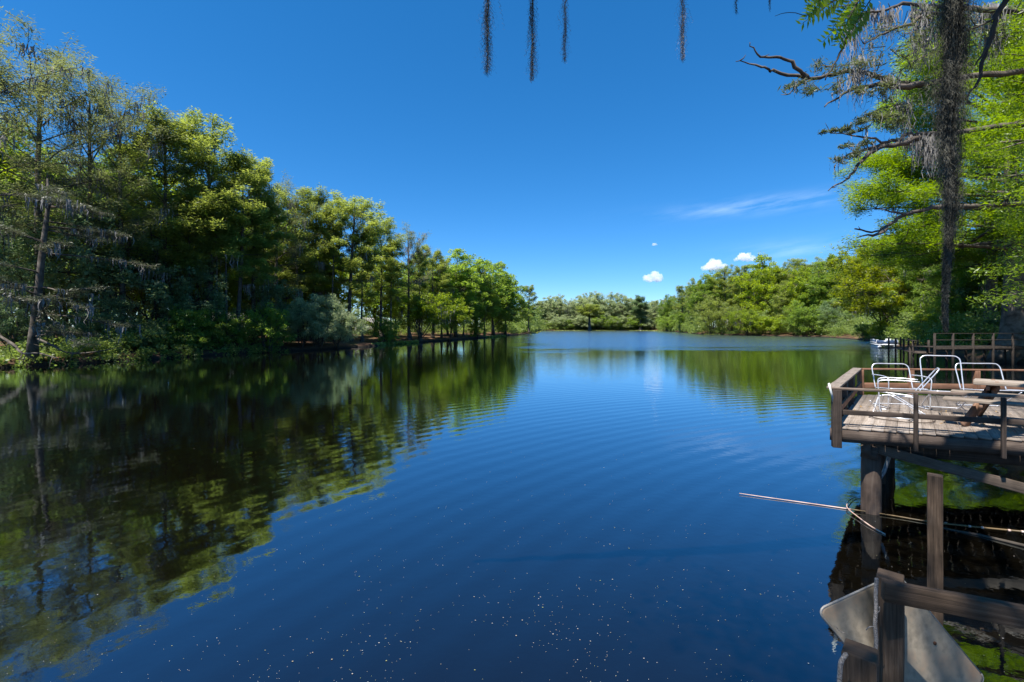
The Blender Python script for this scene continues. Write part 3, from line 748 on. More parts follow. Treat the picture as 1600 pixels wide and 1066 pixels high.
for pr, px, Y, ty, lab, mt in nsh:
    stand(pr, px, Y, ty, 'shrub', lab, 'bush', mat=mt, dmin=.2)

# massive cypress with bright layered foliage
BIG = Proto(30, cypress(300, H=30, Rr=12.0, base=.32, nl=52, r0=.72, dens=.99, per=150, leaf=(.24, .060), mat=M_bright, moss=.3, lower=.95, spread=.85, el0=6, puff=.42, buttress=2.4, mossw=.05, sub=(9, 14), drop=.12))
bx, by = push((1583-800)/F*39, 39, .5)
plant(BIG, bx, by, 30, 'massive_cypress', "massive buttressed cypress with bright layered foliage on the right bank", 'tree', rot=R(200), ws=1.12)
plant(BIG, 52, 50, 27, 'massive_cypress', "bright layered cypress behind the massive one", 'tree', rot=R(60))

# ---- near leaning cypress off the right edge: its limbs reach into the picture
nt_root = thing('leaning_cypress', "cypress at the right edge whose dead limbs and overhead bough reach over the water", 'tree', (24, 15.5, gz(24, 15.5)))
def rel(v): return Vector(v)-Vector(nt_root.location)
tb = MB(); tube(tb, [rel(p) for p in [(24, 15.5, -.6), (24, 15.5, .6), (23.8, 15.3, 2), (23.2, 15.1, 8), (22.6, 14.9, 14), (22.4, 14.8, 21), (22.5, 14.8, 26)]], [1.5, 1.1, .75, .55, .42, .28, .1], 12, wob=.06)
tb.build('trunk', M_bark, nt_root, True)
def pxline(pts, Y0, Y1):
    n = len(pts); return [rel(at(px, py, Y0+(Y1-Y0)*i/(n-1))) for i, (px, py) in enumerate(pts)]
limbs = [  # pixel-traced limbs, root first, at 13-15 m
 ([(1760, 60), (1600, 110), (1520, 118), (1440, 132), (1400, 130), (1375, 122), (1340, 112), (1310, 114), (1280, 122), (1245, 119), (1205, 112)], .13, .055, 15, 13),
 ([(1205, 112), (1196, 105), (1172, 100), (1150, 97)], .055, .012, 13, 12.8),
 ([(1262, 122), (1250, 108), (1232, 96), (1212, 91), (1186, 88), (1178, 78), (1173, 67)], .075, .016, 13, 12.6),
 ([(1440, 132), (1410, 136), (1372, 132), (1340, 138), (1310, 153), (1288, 166)], .13, .02, 14, 12.8),
 ([(1262, 122), (1244, 134), (1234, 145)], .05, .015, 13, 12.8),
 ([(1740, 180), (1600, 195), (1500, 205), (1436, 211), (1418, 210), (1395, 220), (1370, 229), (1345, 236), (1322, 244)], .12, .04, 15, 13.2),
 ([(1436, 216), (1405, 225), (1372, 232), (1358, 240), (1340, 258), (1330, 273), (1315, 286), (1291, 298)], .11, .015, 13.6, 12.8),
 ([(1385, 222), (1360, 216), (1330, 212), (1285, 202)], .05, .012, 13.4, 12.8),
 ([(1700, 20), (1560, 18), (1500, 12), (1420, 6), (1395, 12), (1370, 18), (1330, 22)], .12, .03, 15, 13.6),
 ([(1500, 20), (1440, 26), (1420, 40), (1385, 50), (1350, 70)], .10, .02, 14.4, 13.4),
 ([(1720, 300), (1600, 318), (1500, 322), (1465, 322), (1440, 328), (1415, 336), (1400, 345), (1378, 358), (1362, 362), (1336, 356)], .12, .03, 15, 14),
 ([(1385, 356), (1366, 366), (1340, 370)], .08, .02, 14.1, 13.9),
 ([(1415, 336), (1392, 330), (1365, 326)], .05, .012, 14.2, 14.0),
 ([(1430, 212), (1428, 200), (1420, 192)], .03, .008, 13.7, 13.6),
]
lb = MB(); tips = []
for pts, r0_, r1_, Ya, Yb in limbs:
    path = smooth_path(pxline(pts, Ya, Yb), 3)
    path = [p+nr.normal(0, .022, 3) for p in path]
    path[0] = np.array(tuple(pxline(pts, Ya, Yb)[0]))
    tube(lb, path, np.linspace(r0_, r1_, len(path))*.74, 7, wob=.16)
    for i in range(6, len(path), 2):   # short dead spurs
        if nr.random() < .45:
            d = nr.normal(size=3); d /= np.linalg.norm(d); tube(lb, [path[i], path[i]+d*.10, path[i]+d*nr.uniform(.15, .3)+[0, 0, .05]], [.02, .014, .005], 4)
# join traced limbs to the trunk
T0 = [(22.9, 15.0, 11.2), (23.0, 15.05, 9.6), (23.1, 15.1, 7.2), (22.8, 15.0, 12.6)]
for (px, py), tgt in zip([(1760, 60), (1740, 180), (1720, 300), (1700, 20)], T0):
    a = at(px, py, 15); tube(lb, [rel(tgt), rel((Vector(tgt)+a)/2+Vector((0, 0, .15))), rel(a)], [.2, .15, .10], 8)
# feathery live sprays on the limbs
sp = MB(); mo = MB()
def spray(px0, py0, px1, py1, Y, n, spread_px, seed, brown=False):
    rng = np.random.default_rng(seed); a = np.array(rel(at(px0, py0, Y))); b = np.array(rel(at(px1, py1, Y-.5)))
    k = 7
    for i in range(k):
        t = (i+.5)/k; c = a*(1-t)+b*t; s = spread_px/F*Y
        e = c+rng.normal(0, s*.7, 3)*[1, 1.2, .6]
        tube(lb, [c, (c+e)/2+rng.normal(0, .05, 3), e], [.018, .012, .004], 3, cap=False)
        m = n//k; f = rng.random(m)[:, None]; C = c*(1-f)+e*f+rng.normal(0, s*.28, (m, 3))*[1, 1, .5]
        leaves(sp, C, .13, .022, up=.6, droop=.25, rng=rng)
        if rng.random() < .35: moss_strands(mo, e, 5, .55, .03, .08, rng)
for i, a in enumerate([(1262, 130, 1225, 138, 13, 260, 14), (1330, 112, 1270, 100, 13.2, 420, 20), (1400, 125, 1340, 95, 13.6, 520, 24), (1330, 140, 1255, 142, 13, 420, 14), (1390, 140, 1330, 146, 13.5, 420, 14),
                        (1430, 100, 1380, 70, 14, 520, 26), (1440, 60, 1360, 40, 14, 500, 24), (1420, 190, 1335, 190, 13.5, 900, 14), (1345, 205, 1285, 205, 13, 520, 8), (1345, 240, 1300, 250, 13, 380, 12), (1440, 165, 1380, 160, 14, 420, 22),
                        (1365, 225, 1310, 232, 13, 300, 10), (1460, 150, 1400, 110, 14.4, 600, 24), (1500, 60, 1440, 30, 14.4, 700, 26), (1590, 60, 1520, 40, 15, 1200, 40), (1400, 180, 1350, 178, 13.6, 350, 12)]):
    spray(*a, seed=500+i)
for (px, py, Y, n, ln) in [(1335, 30, 13.6, 60, 1.6), (1340, 112, 13.4, 50, 1.2), (1343, 90, 13.4, 40, .8), (1440, 10, 14.2, 90, 2.2), (1446, 60, 14.2, 50, 1.2), (1418, 215, 13.7, 40, .7), (1445, 215, 14, 110, 1.0), (1388, 124, 13.6, 40, .8), (1412, 160, 14, 60, 1.3), (1450, 232, 14, 70, 1.0),
                            (1552, 20, 15, 160, 1.9), (1540, 12, 15, 90, 1.4), (1390, 20, 14, 60, 1.0), (1360, 18, 14, 50, .9)]:
    moss_strands(mo, np.array(rel(at(px, py, Y))), n, ln, .035, .13)
lb.build('limb', M_bark, nt_root, True)
# the overhead bough, out of the frame, that carries the hanging moss
bo = MB(); bough = [(22.9, 15.0, 12), (17, 12, 12.3), (12, 8.6, 10.3), (7.2, 5.6, 8.2), (4.6, 4.7, 7.15), (2.4, 4.2, 6.75), (.5, 3.95, 6.5), (-1.4, 3.85, 6.3), (-2.6, 3.8, 6.1)]
bp_ = smooth_path([rel(p) for p in bough], 5); bp_ = [p+nr.normal(0, .03, 3) for p in bp_]
tube(bo, bp_, np.linspace(.34, .03, len(bp_)), 9, wob=.08)
twigs = [([(1348, -60), (1338, 0), (1330, 35), (1318, 72), (1303, 102), (1289, 126)], 5.2, .022, .006),
         ([(1590, -50), (1572, 0), (1556, 25), (1549, 55), (1540, 78), (1534, 105), (1530, 125), (1520, 140), (1511, 152)], 5.4, .034, .010),
         ([(1553, 30), (1530, 40), (1508, 48)], 5.4, .013, .006), ([(1543, 72), (1530, 95), (1516, 110)], 5.3, .012, .005),
         ([(1262, 26), (1235, 20), (1212, 24)], 4.6, .004, .002)]
for pts, Y, r0_, r1_ in twigs:
    p = smooth_path([rel(at(a, b, Y)) for a, b in pts], 3)
    if pts[0][1] < 0:
        top = np.array(tuple(p[0])); k = min(bp_, key=lambda q: np.linalg.norm(np.array(tuple(q))-top)); p = [np.array(tuple(k))]+p
    tube(bo, [q+nr.normal(0, .006, 3) for q in p], np.linspace(r0_, r1_, len(p)), 6, wob=.1)
bo.build('bough', M_barkd, nt_root, True)
# pinnate leaf twig near the top
lf = MB()
def pinnate(a, b, Y, n=18, ll=.13):
    A = np.array(rel(at(*a, Y))); B = np.array(rel(at(*b, Y))); d = (B-A)/np.linalg.norm(B-A)
    tube(bo2, [A, (A+B)/2+[0, 0, .02], B], [.006, .004, .002], 4)
    for i in range(n):
        t = (i+1)/n; c = A+(B-A)*t; s = (-1)**i
        nv = np.cross(d, [0, 1, .3]); nv /= np.linalg.norm(nv); q = d*.6+nv*s+nr.normal(0, .12, 3); q /= np.linalg.norm(q); L_ = ll*(1-.5*abs(t-.5))
        sd_ = np.cross(q, [0, 1, 0]+nr.normal(0, .35, 3)); sd_ /= np.linalg.norm(sd_); w_ = ll*.13
        lf.add([c, c+q*L_*.4+sd_*w_, c+q*L_, c+q*L_*.4-sd_*w_], [(0, 1, 2, 3)])
bo2 = MB()
prn = random.Random(5)
for (a, b) in [((1330, -14), (1252, 38)), ((1318, -10), (1276, 24)), ((1345, 10), (1285, 66)), ((1350, 22), (1310, 70)), ((1335, -8), (1300, 46)), ((1310, -18), (1262, 6)), ((1360, 0), (1330, 52)), ((1300, -20), (1268, 22)), ((1352, -10), (1318, 30)), ((1340, 5), (1304, 58)), ((1325, -16), (1290, 20)), ((1356, 16), (1336, 44)), ((1290, -20), (1258, 30)), ((1345, -5), (1312, 60))]:
    pinnate(a, b, 4.9+prn.uniform(-.3, .3), 20, .12)
bo2.add(*([[(0, 0, 0)]])) if False else None
tube(bo2, [rel(at(1375, -60, 5.2)), rel(at(1350, -6, 5.0)), rel(at(1335, 8, 4.9)), rel(at(1300, 12, 4.8))], [.012, .009, .006, .003], 5)
k = min(bp_, key=lambda q: np.linalg.norm(np.array(tuple(q))-np.array(rel(at(1375, -60, 5.2)))))
tube(bo2, [k, rel(at(1375, -60, 5.2))], [.02, .012], 5)
bo2.build('twig', M_barkd, nt_root, True)
M_twig = leafmat("twig_leaves", (.09, .16, .015), (.20, .31, .03), .55)
lf.build('leaf_spray', M_twig, nt_root)['kind'] = 'stuff'
sp.build('foliage', leafmat("near_spray", (.05, .075, .03), (.14, .16, .06), .4), nt_root)
mo.build('hanging_moss', M_moss, nt_root)['kind'] = 'stuff'
# crown above, mostly outside the frame
crn = MB(); rg = np.random.default_rng(77)
cl = MB()
for i in range(70):
    z = rg.uniform(12, 27); a = rg.uniform(0, 2*PI); r_ = rg.uniform(1, 6.5)*(1-.4*abs(z-18)/9)
    c = np.array([22.6+math.cos(a)*r_, 14.9+math.sin(a)*r_, z])
    if c[0] < 18.5: continue
    c = c-np.array(tuple(nt_root.location)); t0 = np.array([22.6, 14.9, z-1.5])-np.array(tuple(nt_root.location))
    tube(cl, [t0, (t0+c)/2, c], [.07, .05, .02], 4, cap=False)
    n = 260; an = rg.uniform(0, 2*PI, n); rr = 1.2*np.sqrt(rg.random(n)); off = np.stack([np.cos(an)*rr, np.sin(an)*rr, rg.normal(0, .2, n)], 1)
    leaves(crn, c+off, .2, .05, up=.9, rng=rg)
for i in range(120):
    px_ = rg.uniform(1518, 1760); Y_ = rg.uniform(12.3, 20); py_ = rg.uniform(-40, 470)
    if py_ > 330 and px_ < 1560: continue
    c = np.array(tuple(rel(at(px_, py_, Y_)))); t0 = c+np.array([rg.uniform(1, 2.2), rg.uniform(-.3, .3), rg.uniform(-.2, .4)])
    tube(cl, [t0, (t0+c)/2+[0, 0, .05], c], [.035, .025, .008], 4, cap=False)
    n = 420; an = rg.uniform(0, 2*PI, n); rr = rg.uniform(.5, .95)*np.sqrt(rg.random(n)); off = np.stack([np.cos(an)*rr*1.3, np.sin(an)*rr, rg.normal(0, .13, n)-.22*rr], 1)
    leaves(crn, c+off, .12, .028, up=.9, rng=rg)
# unseen leafy side bough, added above the frame to shade the near dock
sb_ = smooth_path([rel(p) for p in [(4.6, 4.7, 7.15), (3.4, 3.0, 8.3), (1.6, 1.2, 9.0), (-.4, -.6, 9.4), (-2.4, -1.8, 9.5)]], 4)
tube(cl, sb_, np.linspace(.10, .02, len(sb_)), 7)
for i in range(34):
    b_ = sb_[rg.integers(4, len(sb_))]; c = b_+rg.normal(0, 1, 3)*[1.0, 1.0, .35]; tube(cl, [b_, (b_+c)/2, c], [.02, .014, .005], 4, cap=False)
    n = 240; leaves(crn, c+rg.normal(0, 1, (n, 3))*[.42, .42, .16], .13, .045, up=.9, rng=rg)
crn.build('crown', M_bright, nt_root); cl.build('twig_mass', M_bark, nt_root, True)['kind'] = 'stuff'

# ------------------------------------------------------------------ Spanish moss hanging from the bough
def near_moss(px, ytop, ybot, Y, wtop, wbot, n, mat, label, seed, seg=.055, sw=.0035, sway=0., curl=.9, name='spanish_moss', group=None, profile=None):
    rng = np.random.default_rng(seed)
    top = at(px, ytop, Y); bot = at(px+sway, ybot, Y); o = thing(name, label, 'moss', top, 0, group)
    H = (top-bot).length; mb = MB(); X = []
    dx = np.array(tuple(bot-top))
    # twisted strands made of short curly segments
    for i in range(n):
        t0 = rng.random()**(1.35 if H > 1 else .9)*.97; ln = rng.uniform(.05, .16)*H if H > 1 else rng.uniform(.25, .6)*H*(1-t0*.5)
        wdt = np.interp(t0, *zip(*profile)) if profile else wtop+(wbot-wtop)*t0
        a = rng.uniform(0, 2*PI); rr = wdt*.5*abs(rng.normal(0, .62)); 
        ln = min(ln, (1.0-t0)*H*1.02+.01); p = dx*t0+np.array([math.cos(a)*rr+(.10*wtop*math.sin(t0*9+seed) if H < 1 else .02*math.sin(t0*13)), math.sin(a)*rr*(.6+.5*math.sin(t0*23+seed)), 0]); k = max(3, int(ln/seg)); ph = rng.uniform(0, 6)
        s = np.array([math.cos(a*3), math.sin(a*3), .3]); V = []
        lat = .02 if H > 1 else .13; d = np.array([rng.normal(0, lat), rng.normal(0, lat), -1.])
        for j in range(k+1):
            wv_ = np.array([math.sin(ph+j*1.9), math.cos(ph*1.3+j*1.7), .25*math.sin(j*2.3)])*seg*curl*.5
            q = p+d*seg*j*(1-.1*curl)+wv_
            r_ = sw*.5*(1-.5*j/k); V += [q-s*r_, q+s*r_]
        mb.add(V, [(2*j, 2*j+1, 2*j+3, 2*j+2) for j in range(k)])
    mb.build('strands', mat, o)
    # the central stem up to the bough
    kq = min(bp_, key=lambda q: math.hypot(q[0]+nt_root.location.x-top.x, q[1]+nt_root.location.y-top.y)); kq = Vector(tuple(kq))+Vector(nt_root.location)-top
    cs = MB(); path = [kq, kq*.5+Vector((.02, 0, 0))]+[Vector(dx*t)+Vector((rng.normal(0, .006), rng.normal(0, .006), 0)) for t in np.linspace(0, .97, 14)]
    tube(cs, path, np.linspace(.007, .0015, len(path)), 4); cs.build('stem', mat, o)
    return o
bigp = [(0, .26), (.15, .29), (.42, .26), (.55, .17), (.68, .08), (.8, .035), (.92, .015), (1, .005)]
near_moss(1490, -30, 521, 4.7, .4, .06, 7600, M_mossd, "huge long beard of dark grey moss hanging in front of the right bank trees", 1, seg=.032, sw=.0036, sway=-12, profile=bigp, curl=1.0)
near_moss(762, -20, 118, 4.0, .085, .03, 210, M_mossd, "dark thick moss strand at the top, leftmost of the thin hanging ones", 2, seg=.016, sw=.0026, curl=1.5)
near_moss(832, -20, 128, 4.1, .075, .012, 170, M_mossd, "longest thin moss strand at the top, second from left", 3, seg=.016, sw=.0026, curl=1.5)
near_moss(883, -20, 98, 4.2, .06, .015, 100, M_moss, "pale pinkish moss strand at the top beside the longest thin one", 4, seg=.016, sw=.0026, curl=1.5)
near_moss(1067, -20, 96, 4.2, .065, .015, 150, M_moss, "brownish grey moss strand hanging alone in the middle of the sky", 5, seg=.016, sw=.0026, curl=1.5)
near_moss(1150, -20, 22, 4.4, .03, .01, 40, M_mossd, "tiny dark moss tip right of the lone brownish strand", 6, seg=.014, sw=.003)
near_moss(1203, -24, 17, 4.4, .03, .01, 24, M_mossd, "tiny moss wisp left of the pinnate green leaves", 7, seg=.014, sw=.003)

# ------------------------------------------------------------------ the wooden deck
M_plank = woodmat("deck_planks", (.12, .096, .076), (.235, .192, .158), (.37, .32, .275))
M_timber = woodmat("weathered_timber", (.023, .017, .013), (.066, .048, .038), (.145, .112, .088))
M_rail = woodmat("rail_timber", (.08, .056, .042), (.19, .14, .108), (.32, .25, .205))
M_redwood = woodmat("reddish_timber", (.12, .06, .035), (.24, .125, .075), (.34, .20, .13))
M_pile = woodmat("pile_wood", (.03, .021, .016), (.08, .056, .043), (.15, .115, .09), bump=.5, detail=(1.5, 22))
NL = Vector((5.19, 7.43, 0)); FL = Vector((8.19, 10.9, 0)); e1 = Vector((2.49, -1, 0)).normalized(); e2 = Vector((1, -.10, 0)).normalized()
bd = (FL-NL).normalized(); pp = Vector((bd.y, -bd.x, 0))
NR = NL+e1*7.0; FR = FL+e2*8.5
deck = thing('wooden_deck', "weathered wooden deck on piles with low railing over the water", 'deck', (NL.x, NL.y, 0))
def D(v): return Vector((v[0], v[1], v[2]))-Vector(deck.location)
def line_hit(o, d, a, b):
    ex, ey = b.x-a.x, b.y-a.y; den = d.x*ey-d.y*ex
    return ((a.x-o.x)*ey-(a.y-o.y)*ex)/den
mb = MB(); wpl = .146; gap = .004; i = 0; off = .02
while True:
    c = NL+e1*((off+wpl/2)/e1.dot(pp)); 
    if (c-NL).length > 6.9: break
    t = line_hit(c, bd, FL, FR)
    A = c-bd*(.03+rnd.uniform(0, .03)); B = c+bd*(t+.02)
    board(mb, D((A.x, A.y, DZ-.02+rnd.uniform(-.002, .002))), D((B.x, B.y, DZ-.02)), wpl, .035)
    off += wpl+gap+rnd.uniform(0, .003); i += 1
mb.build('floor', M_plank, deck)
# fascia boards
mb = MB()
def fas(a, b, z0, z1, th=.045, ofs=0):
    board(mb, D((a.x, a.y, (z0+z1)/2)), D((b.x, b.y, (z0+z1)/2)), th, z1-z0, seg=6, jit=.002)
n1_ = Vector((-e1.y, e1.x, 0))*-1
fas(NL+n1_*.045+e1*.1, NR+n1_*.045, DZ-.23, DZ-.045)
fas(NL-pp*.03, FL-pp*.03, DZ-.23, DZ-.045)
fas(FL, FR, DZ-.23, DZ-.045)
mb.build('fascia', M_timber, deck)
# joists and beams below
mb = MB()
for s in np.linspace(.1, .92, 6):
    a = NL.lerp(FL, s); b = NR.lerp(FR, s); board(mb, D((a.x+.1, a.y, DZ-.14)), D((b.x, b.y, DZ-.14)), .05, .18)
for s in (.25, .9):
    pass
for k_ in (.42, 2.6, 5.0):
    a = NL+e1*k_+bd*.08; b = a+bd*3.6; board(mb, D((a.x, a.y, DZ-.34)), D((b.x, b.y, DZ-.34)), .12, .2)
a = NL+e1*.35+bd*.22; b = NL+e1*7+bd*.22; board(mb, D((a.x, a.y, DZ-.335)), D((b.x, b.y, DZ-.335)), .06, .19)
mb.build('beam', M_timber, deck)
# railing posts
hR = .62
def post(v, z0=DZ-.30, z1=DZ+hR-.03, wd=.085, mat=M_timber, dr=e1, nm='rail_post'):
    m_ = MB(); upboard(m_, D((v.x, v.y, 0)), z0, z1, wd, wd, (dr.x, dr.y), seg=4, jit=.0015); o = m_.build(nm, mat, deck); bevel(o, .006); return o
post(NL+n1_*.02+e1*.03, DZ-.33, wd=.12)
for k_ in (1.02, 2.02, 3.3, 4.7): post(NL+n1_*.095+e1*k_, DZ-.28, wd=.05+.0)
for k_ in (.05, 1.15, 2.55, 4.0, 5.5): post(FL+e2*k_, DZ-.2, wd=.10, mat=M_redwood, dr=e2)
for s in (.33, .62): post(NL.lerp(FL, s)-pp*.01, DZ-.25, wd=.09)
# top rails and mid rails
def rail(a, b, z, wd, th, mat, nm='top_rail', seg=8, up=(0, 0, 1)):
    m_ = MB(); board(m_, D((a.x, a.y, z)), D((b.x, b.y, z)), wd, th, up=up, seg=seg, jit=.002); o = m_.build(nm, mat, deck); bevel(o, .005); return o
rail(NL-e1*.06, NR, DZ+hR-.015, .11, .035, M_rail)
rail(NL-bd*.0-pp*.02+bd*.07, FL+bd*.02-pp*.02, DZ+hR-.012, .17, .04, M_plank)
rail(FL+e2*.09, FR, DZ+hR-.012, .09, .035, M_redwood)
rail(NL+e1*.1, NR, DZ+.235, .035, .075, M_timber, 'mid_rail')
rail(NL+bd*.06+pp*.05, FL+pp*.05, DZ+.25, .04, .10, M_redwood, 'mid_rail')
rail(FL, FR, DZ+.22, .035, .12, M_redwood, 'mid_rail')
for i in range(11):   # vertical slats on the river side
    s = .16+i*.078; c = NL.lerp(FL, s)-pp*.055; m_ = MB(); upboard(m_, D((c.x, c.y, 0)), DZ-.02, DZ+hR-.035, .022, .12, (pp.x, pp.y)); m_.build('baluster', M_rail, deck)
# piles
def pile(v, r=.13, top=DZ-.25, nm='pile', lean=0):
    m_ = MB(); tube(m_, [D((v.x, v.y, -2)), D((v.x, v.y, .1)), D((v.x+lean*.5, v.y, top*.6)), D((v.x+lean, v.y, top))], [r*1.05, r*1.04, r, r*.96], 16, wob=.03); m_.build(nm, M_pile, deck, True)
P1 = on(1361, 800, 0)
pile(P1)
for v, r in [(P1+bd*1.25, .085), (P1+bd*1.9, .12), (P1+bd*3.3+pp*.1, .13), (P1+e1*3.0, .13), (P1+e1*3+bd*2.4, .13), (P1+e1*5.6, .13), (P1+e1*5.6+bd*2.4, .13)]: pile(v, r)
# pile cap blocks and the sloping brace
m_ = MB(); board(m_, D(at(1346, 703, 7.45)), D(at(1372, 709, 7.3)), .10, .20); m_.build('cap_block', M_timber, deck)
m_ = MB(); a = at(1366, 700, 7.36); b = at(1602, 764, 6.62); a2 = a+(b-a)*1.75
board(m_, D(a), D(a2), .045, .15, up=(0, 0, 1), seg=5, jit=.002); o_ = m_.build('brace', woodmat("brace_wood", (.05, .038, .028), (.12, .09, .068), (.2, .16, .125)), deck); bevel(o_)
# grey pipe under the deck, white gauge strip at the corner
m_ = MB(); tube(m_, [D(at(1394, 690, 7.6)), D(at(1389, 715, 7.58)), D(at(1381, 738, 7.55)), D(at(1373, 750, 7.55))], [.028]*4, 8); m_.build('drain_pipe', plain("grey_pipe", (.16, .17, .18), (.34, .35, .36), 20, .4), deck, True)
m_ = MB(); board(m_, at(1295, 599, 7.35)-deck.location, at(1303, 630, 7.38)-deck.location, .028, .012, up=(0, 1, 0)); m_.build('gauge_strip', plain("white_paint", (.5, .52, .5), (.72, .73, .7), 12, .6), deck)
# small things on planks: nails/leaf bits
tag_lit = MB(); C = []
for _ in range(130):
    s = nr.random(); t = nr.random(); v = NL+e1*(s*6)+bd*(t*2.8+.1); C.append((v.x, v.y, DZ+.006))
leaves(tag_lit, np.array(C), .05, .025, up=3)
tag(tag_lit.build('leaf_litter', plain("dry_leaf", (.16, .09, .04), (.32, .22, .10), 9)), 'dry brown leaves scattered on the deck planks', 'leaves', kind='stuff')

# ------------------------------------------------------------------ picnic table
M_tab = woodmat("table_wood", (.14, .11, .08), (.26, .21, .165), (.40, .34, .28))
M_tabd = woodmat("table_leg_wood", (.10, .052, .032), (.20, .115, .075), (.31, .20, .14))
u = Vector((.67, -.742, 0)); v = Vector((.742, .67, 0)); TN = Vector((7.44, 7.44, DZ))
tab = thing('picnic_table', "weathered brown picnic table with crossed legs and attached benches on the deck", 'picnic table', TN)
def tp(a, b, z): return u*a+v*b+Vector((0, 0, z))
TH = .70; TL = 1.95
m_ = MB()
for i in range(5): 
    q = .228+i*.158; board(m_, tp(-.02+rnd.uniform(-.02, .02), q, TH-.02), tp(TL, q, TH-.02), .150, .04, seg=5, jit=.0015)
o_ = m_.build('tabletop', M_tab, tab); bevel(o_)
for b0 in (-.14, 1.10):
    m_ = MB(); board(m_, tp(-.34, b0, .42), tp(TL+.15, b0, .42), .145, .04, seg=4, jit=.0015); board(m_, tp(-.34, b0+.155, .42), tp(TL+.15, b0+.155, .42), .145, .04, seg=4, jit=.0015)
    o_ = m_.build('bench', M_tab, tab); bevel(o_)
for a0, a1 in ((-.10, .22), (TL-.1, TL-.3)):
    m_ = MB(); board(m_, tp(a0, -.16, .01), tp(a1, .80, TH-.045), .045, .15, up=(0, 0, 1)); o_ = m_.build('leg', M_tabd, tab)
    m_ = MB(); board(m_, tp(a0+.10, 1.33, .01), tp(a1+.05, .35, TH-.045), .045, .13, up=(0, 0, 1)); o_ = m_.build('leg', M_tabd, tab)
    m_ = MB(); board(m_, tp(a0+.2, -.2, .35), tp(a0+.2, 1.33, .35), .04, .10, up=(0, 0, 1)); o_ = m_.build('crossbar', M_tabd, tab)
    m_ = MB(); board(m_, tp(a1-.06, .2, TH-.09), tp(a1-.06, .9, TH-.09), .04, .08, up=(0, 0, 1)); m_.build('cleat', M_tabd, tab)

# ------------------------------------------------------------------ bare aluminium chair frames
M_alu = plain("aluminium_tube", (.62, .62, .64), (.78, .78, .80), 14, .38, .55)
M_web = plain("white_webbing", (.62, .62, .62), (.82, .82, .82), 20, .8)
def hoop(pts, rad=.0105, k=5): 
    m_ = MB(); tube(m_, smooth_path(pts, k), rad, 8); return m_
def rr_u(w_, p_bottom, p_top, c=.10):
    """U-shaped hoop pts: up the left, across the top, down the right (local x = width)"""
    b = np.array(p_bottom, float); t = np.array(p_top, float); d = t-b; L_ = np.linalg.norm(d); d /= L_; x = np.array([1., 0, 0])
    out = [b-x*w_/2, b+d*(L_*.5)-x*w_/2, b+d*(L_-c)-x*w_/2, b+d*(L_-c*.3)-x*(w_/2-c*.3), b+d*L_-x*(w_/2-c)]
    out += [b+d*L_, ] + [q*[-1, 1, 1] for q in reversed(out)]
    return out
def chair(label, x, y, rz, w_=.58, hb=.95, kind='sled', webbing=False, lean=.16, arms=True):
    o = thing('chair_frame', label, 'chair', (x, y, DZ), rz, 'bare aluminium chair frames left on the deck')
    # local: -y is forward
    hoop(rr_u(w_, (0, .22, .34), (0, .22+lean, hb))).build('back_frame', M_alu, o, True)
    hoop(rr_u(w_, (0, .22, .36), (0, -.26, .40), .07)).build('seat_frame', M_alu, o, True)
    for s in ((-1, 1) if arms else ()):
        hoop([(s*(w_/2+.02), .30, .62), (s*(w_/2+.03), .05, .63), (s*(w_/2+.03), -.20, .62), (s*(w_/2+.03), -.28, .57), (s*(w_/2+.02), -.27, .36), (s*(w_/2+.02), -.25, .05), (s*(w_/2+.02), -.15, .015)]).build('armrest', M_alu, o, True)
    if kind == 'sled':
        hoop([(-w_/2-.02, -.15, .015), (-w_/2-.02, .2, .014), (-w_/2+.06, .36, .014), (0, .38, .014), (w_/2-.06, .36, .014), (w_/2+.02, .2, .014), (w_/2+.02, -.15, .015)]).build('base_frame', M_alu, o, True)
    else:
        hoop([(-w_/2, -.1, .35), (-w_/2, .12, .2), (-w_/2+.02, .34, .03), (-w_/2+.1, .38, .014), (0, .39, .014), (w_/2-.1, .38, .014), (w_/2-.02, .34, .03), (w_/2, .12, .2), (w_/2, -.1, .35)]).build('base_frame', M_alu, o, True)
    if webbing:
        m_ = MB()
        for i in range(4): board(m_, (-w_/2, -.18+i*.10, .365), (w_/2, -.18+i*.10, .365), .055, .004, sag=.03, seg=5)
        m_.build('webbing', M_web, o)
    return o
p = on(1398, 640, DZ); 
chair("bare chair frame with wide squared back hoop at the left of the group", 7.72, 9.15, R(-12), .66, .84)
chair("bare chair frame turned sideways in the tangle nearest the deck corner", 7.15, 8.55, R(-128), .42, .86, kind='fold', lean=.34)
chair("tallest bare chair frame with white webbing scraps beside the table bench", 8.30, 8.75, R(-22), .62, 1.03, webbing=True, kind='fold', arms=False)
chair("wide bare chair frame standing behind the picnic table", 9.35, 8.95, R(-8), .80, .86, kind='fold', arms=False)
# collapsed lounge frame in the tangle
o = thing('lounge_frame', "collapsed lounge frame of bent aluminium lying in the tangle on deck", 'lounge chair', (6.62, 8.05, DZ), R(-50))
hoop(rr_u(.55, (0, .5, .04), (0, -.25, .06))).build('seat_frame', M_alu, o, True)
hoop(rr_u(.55, (0, .1, .05), (0, .55, .34))).build('back_frame', M_alu, o, True)
hoop(rr_u(.5, (0, -.2, .30), (0, .35, .02))).build('leg_frame', M_alu, o, True)
hoop([(-.3, -.1, .02), (-.1, -.3, .02), (.25, -.32, .02), (.5, -.1, .02), (.55, .2, .02)], .008).build('brace_wire', M_timber, o, True)

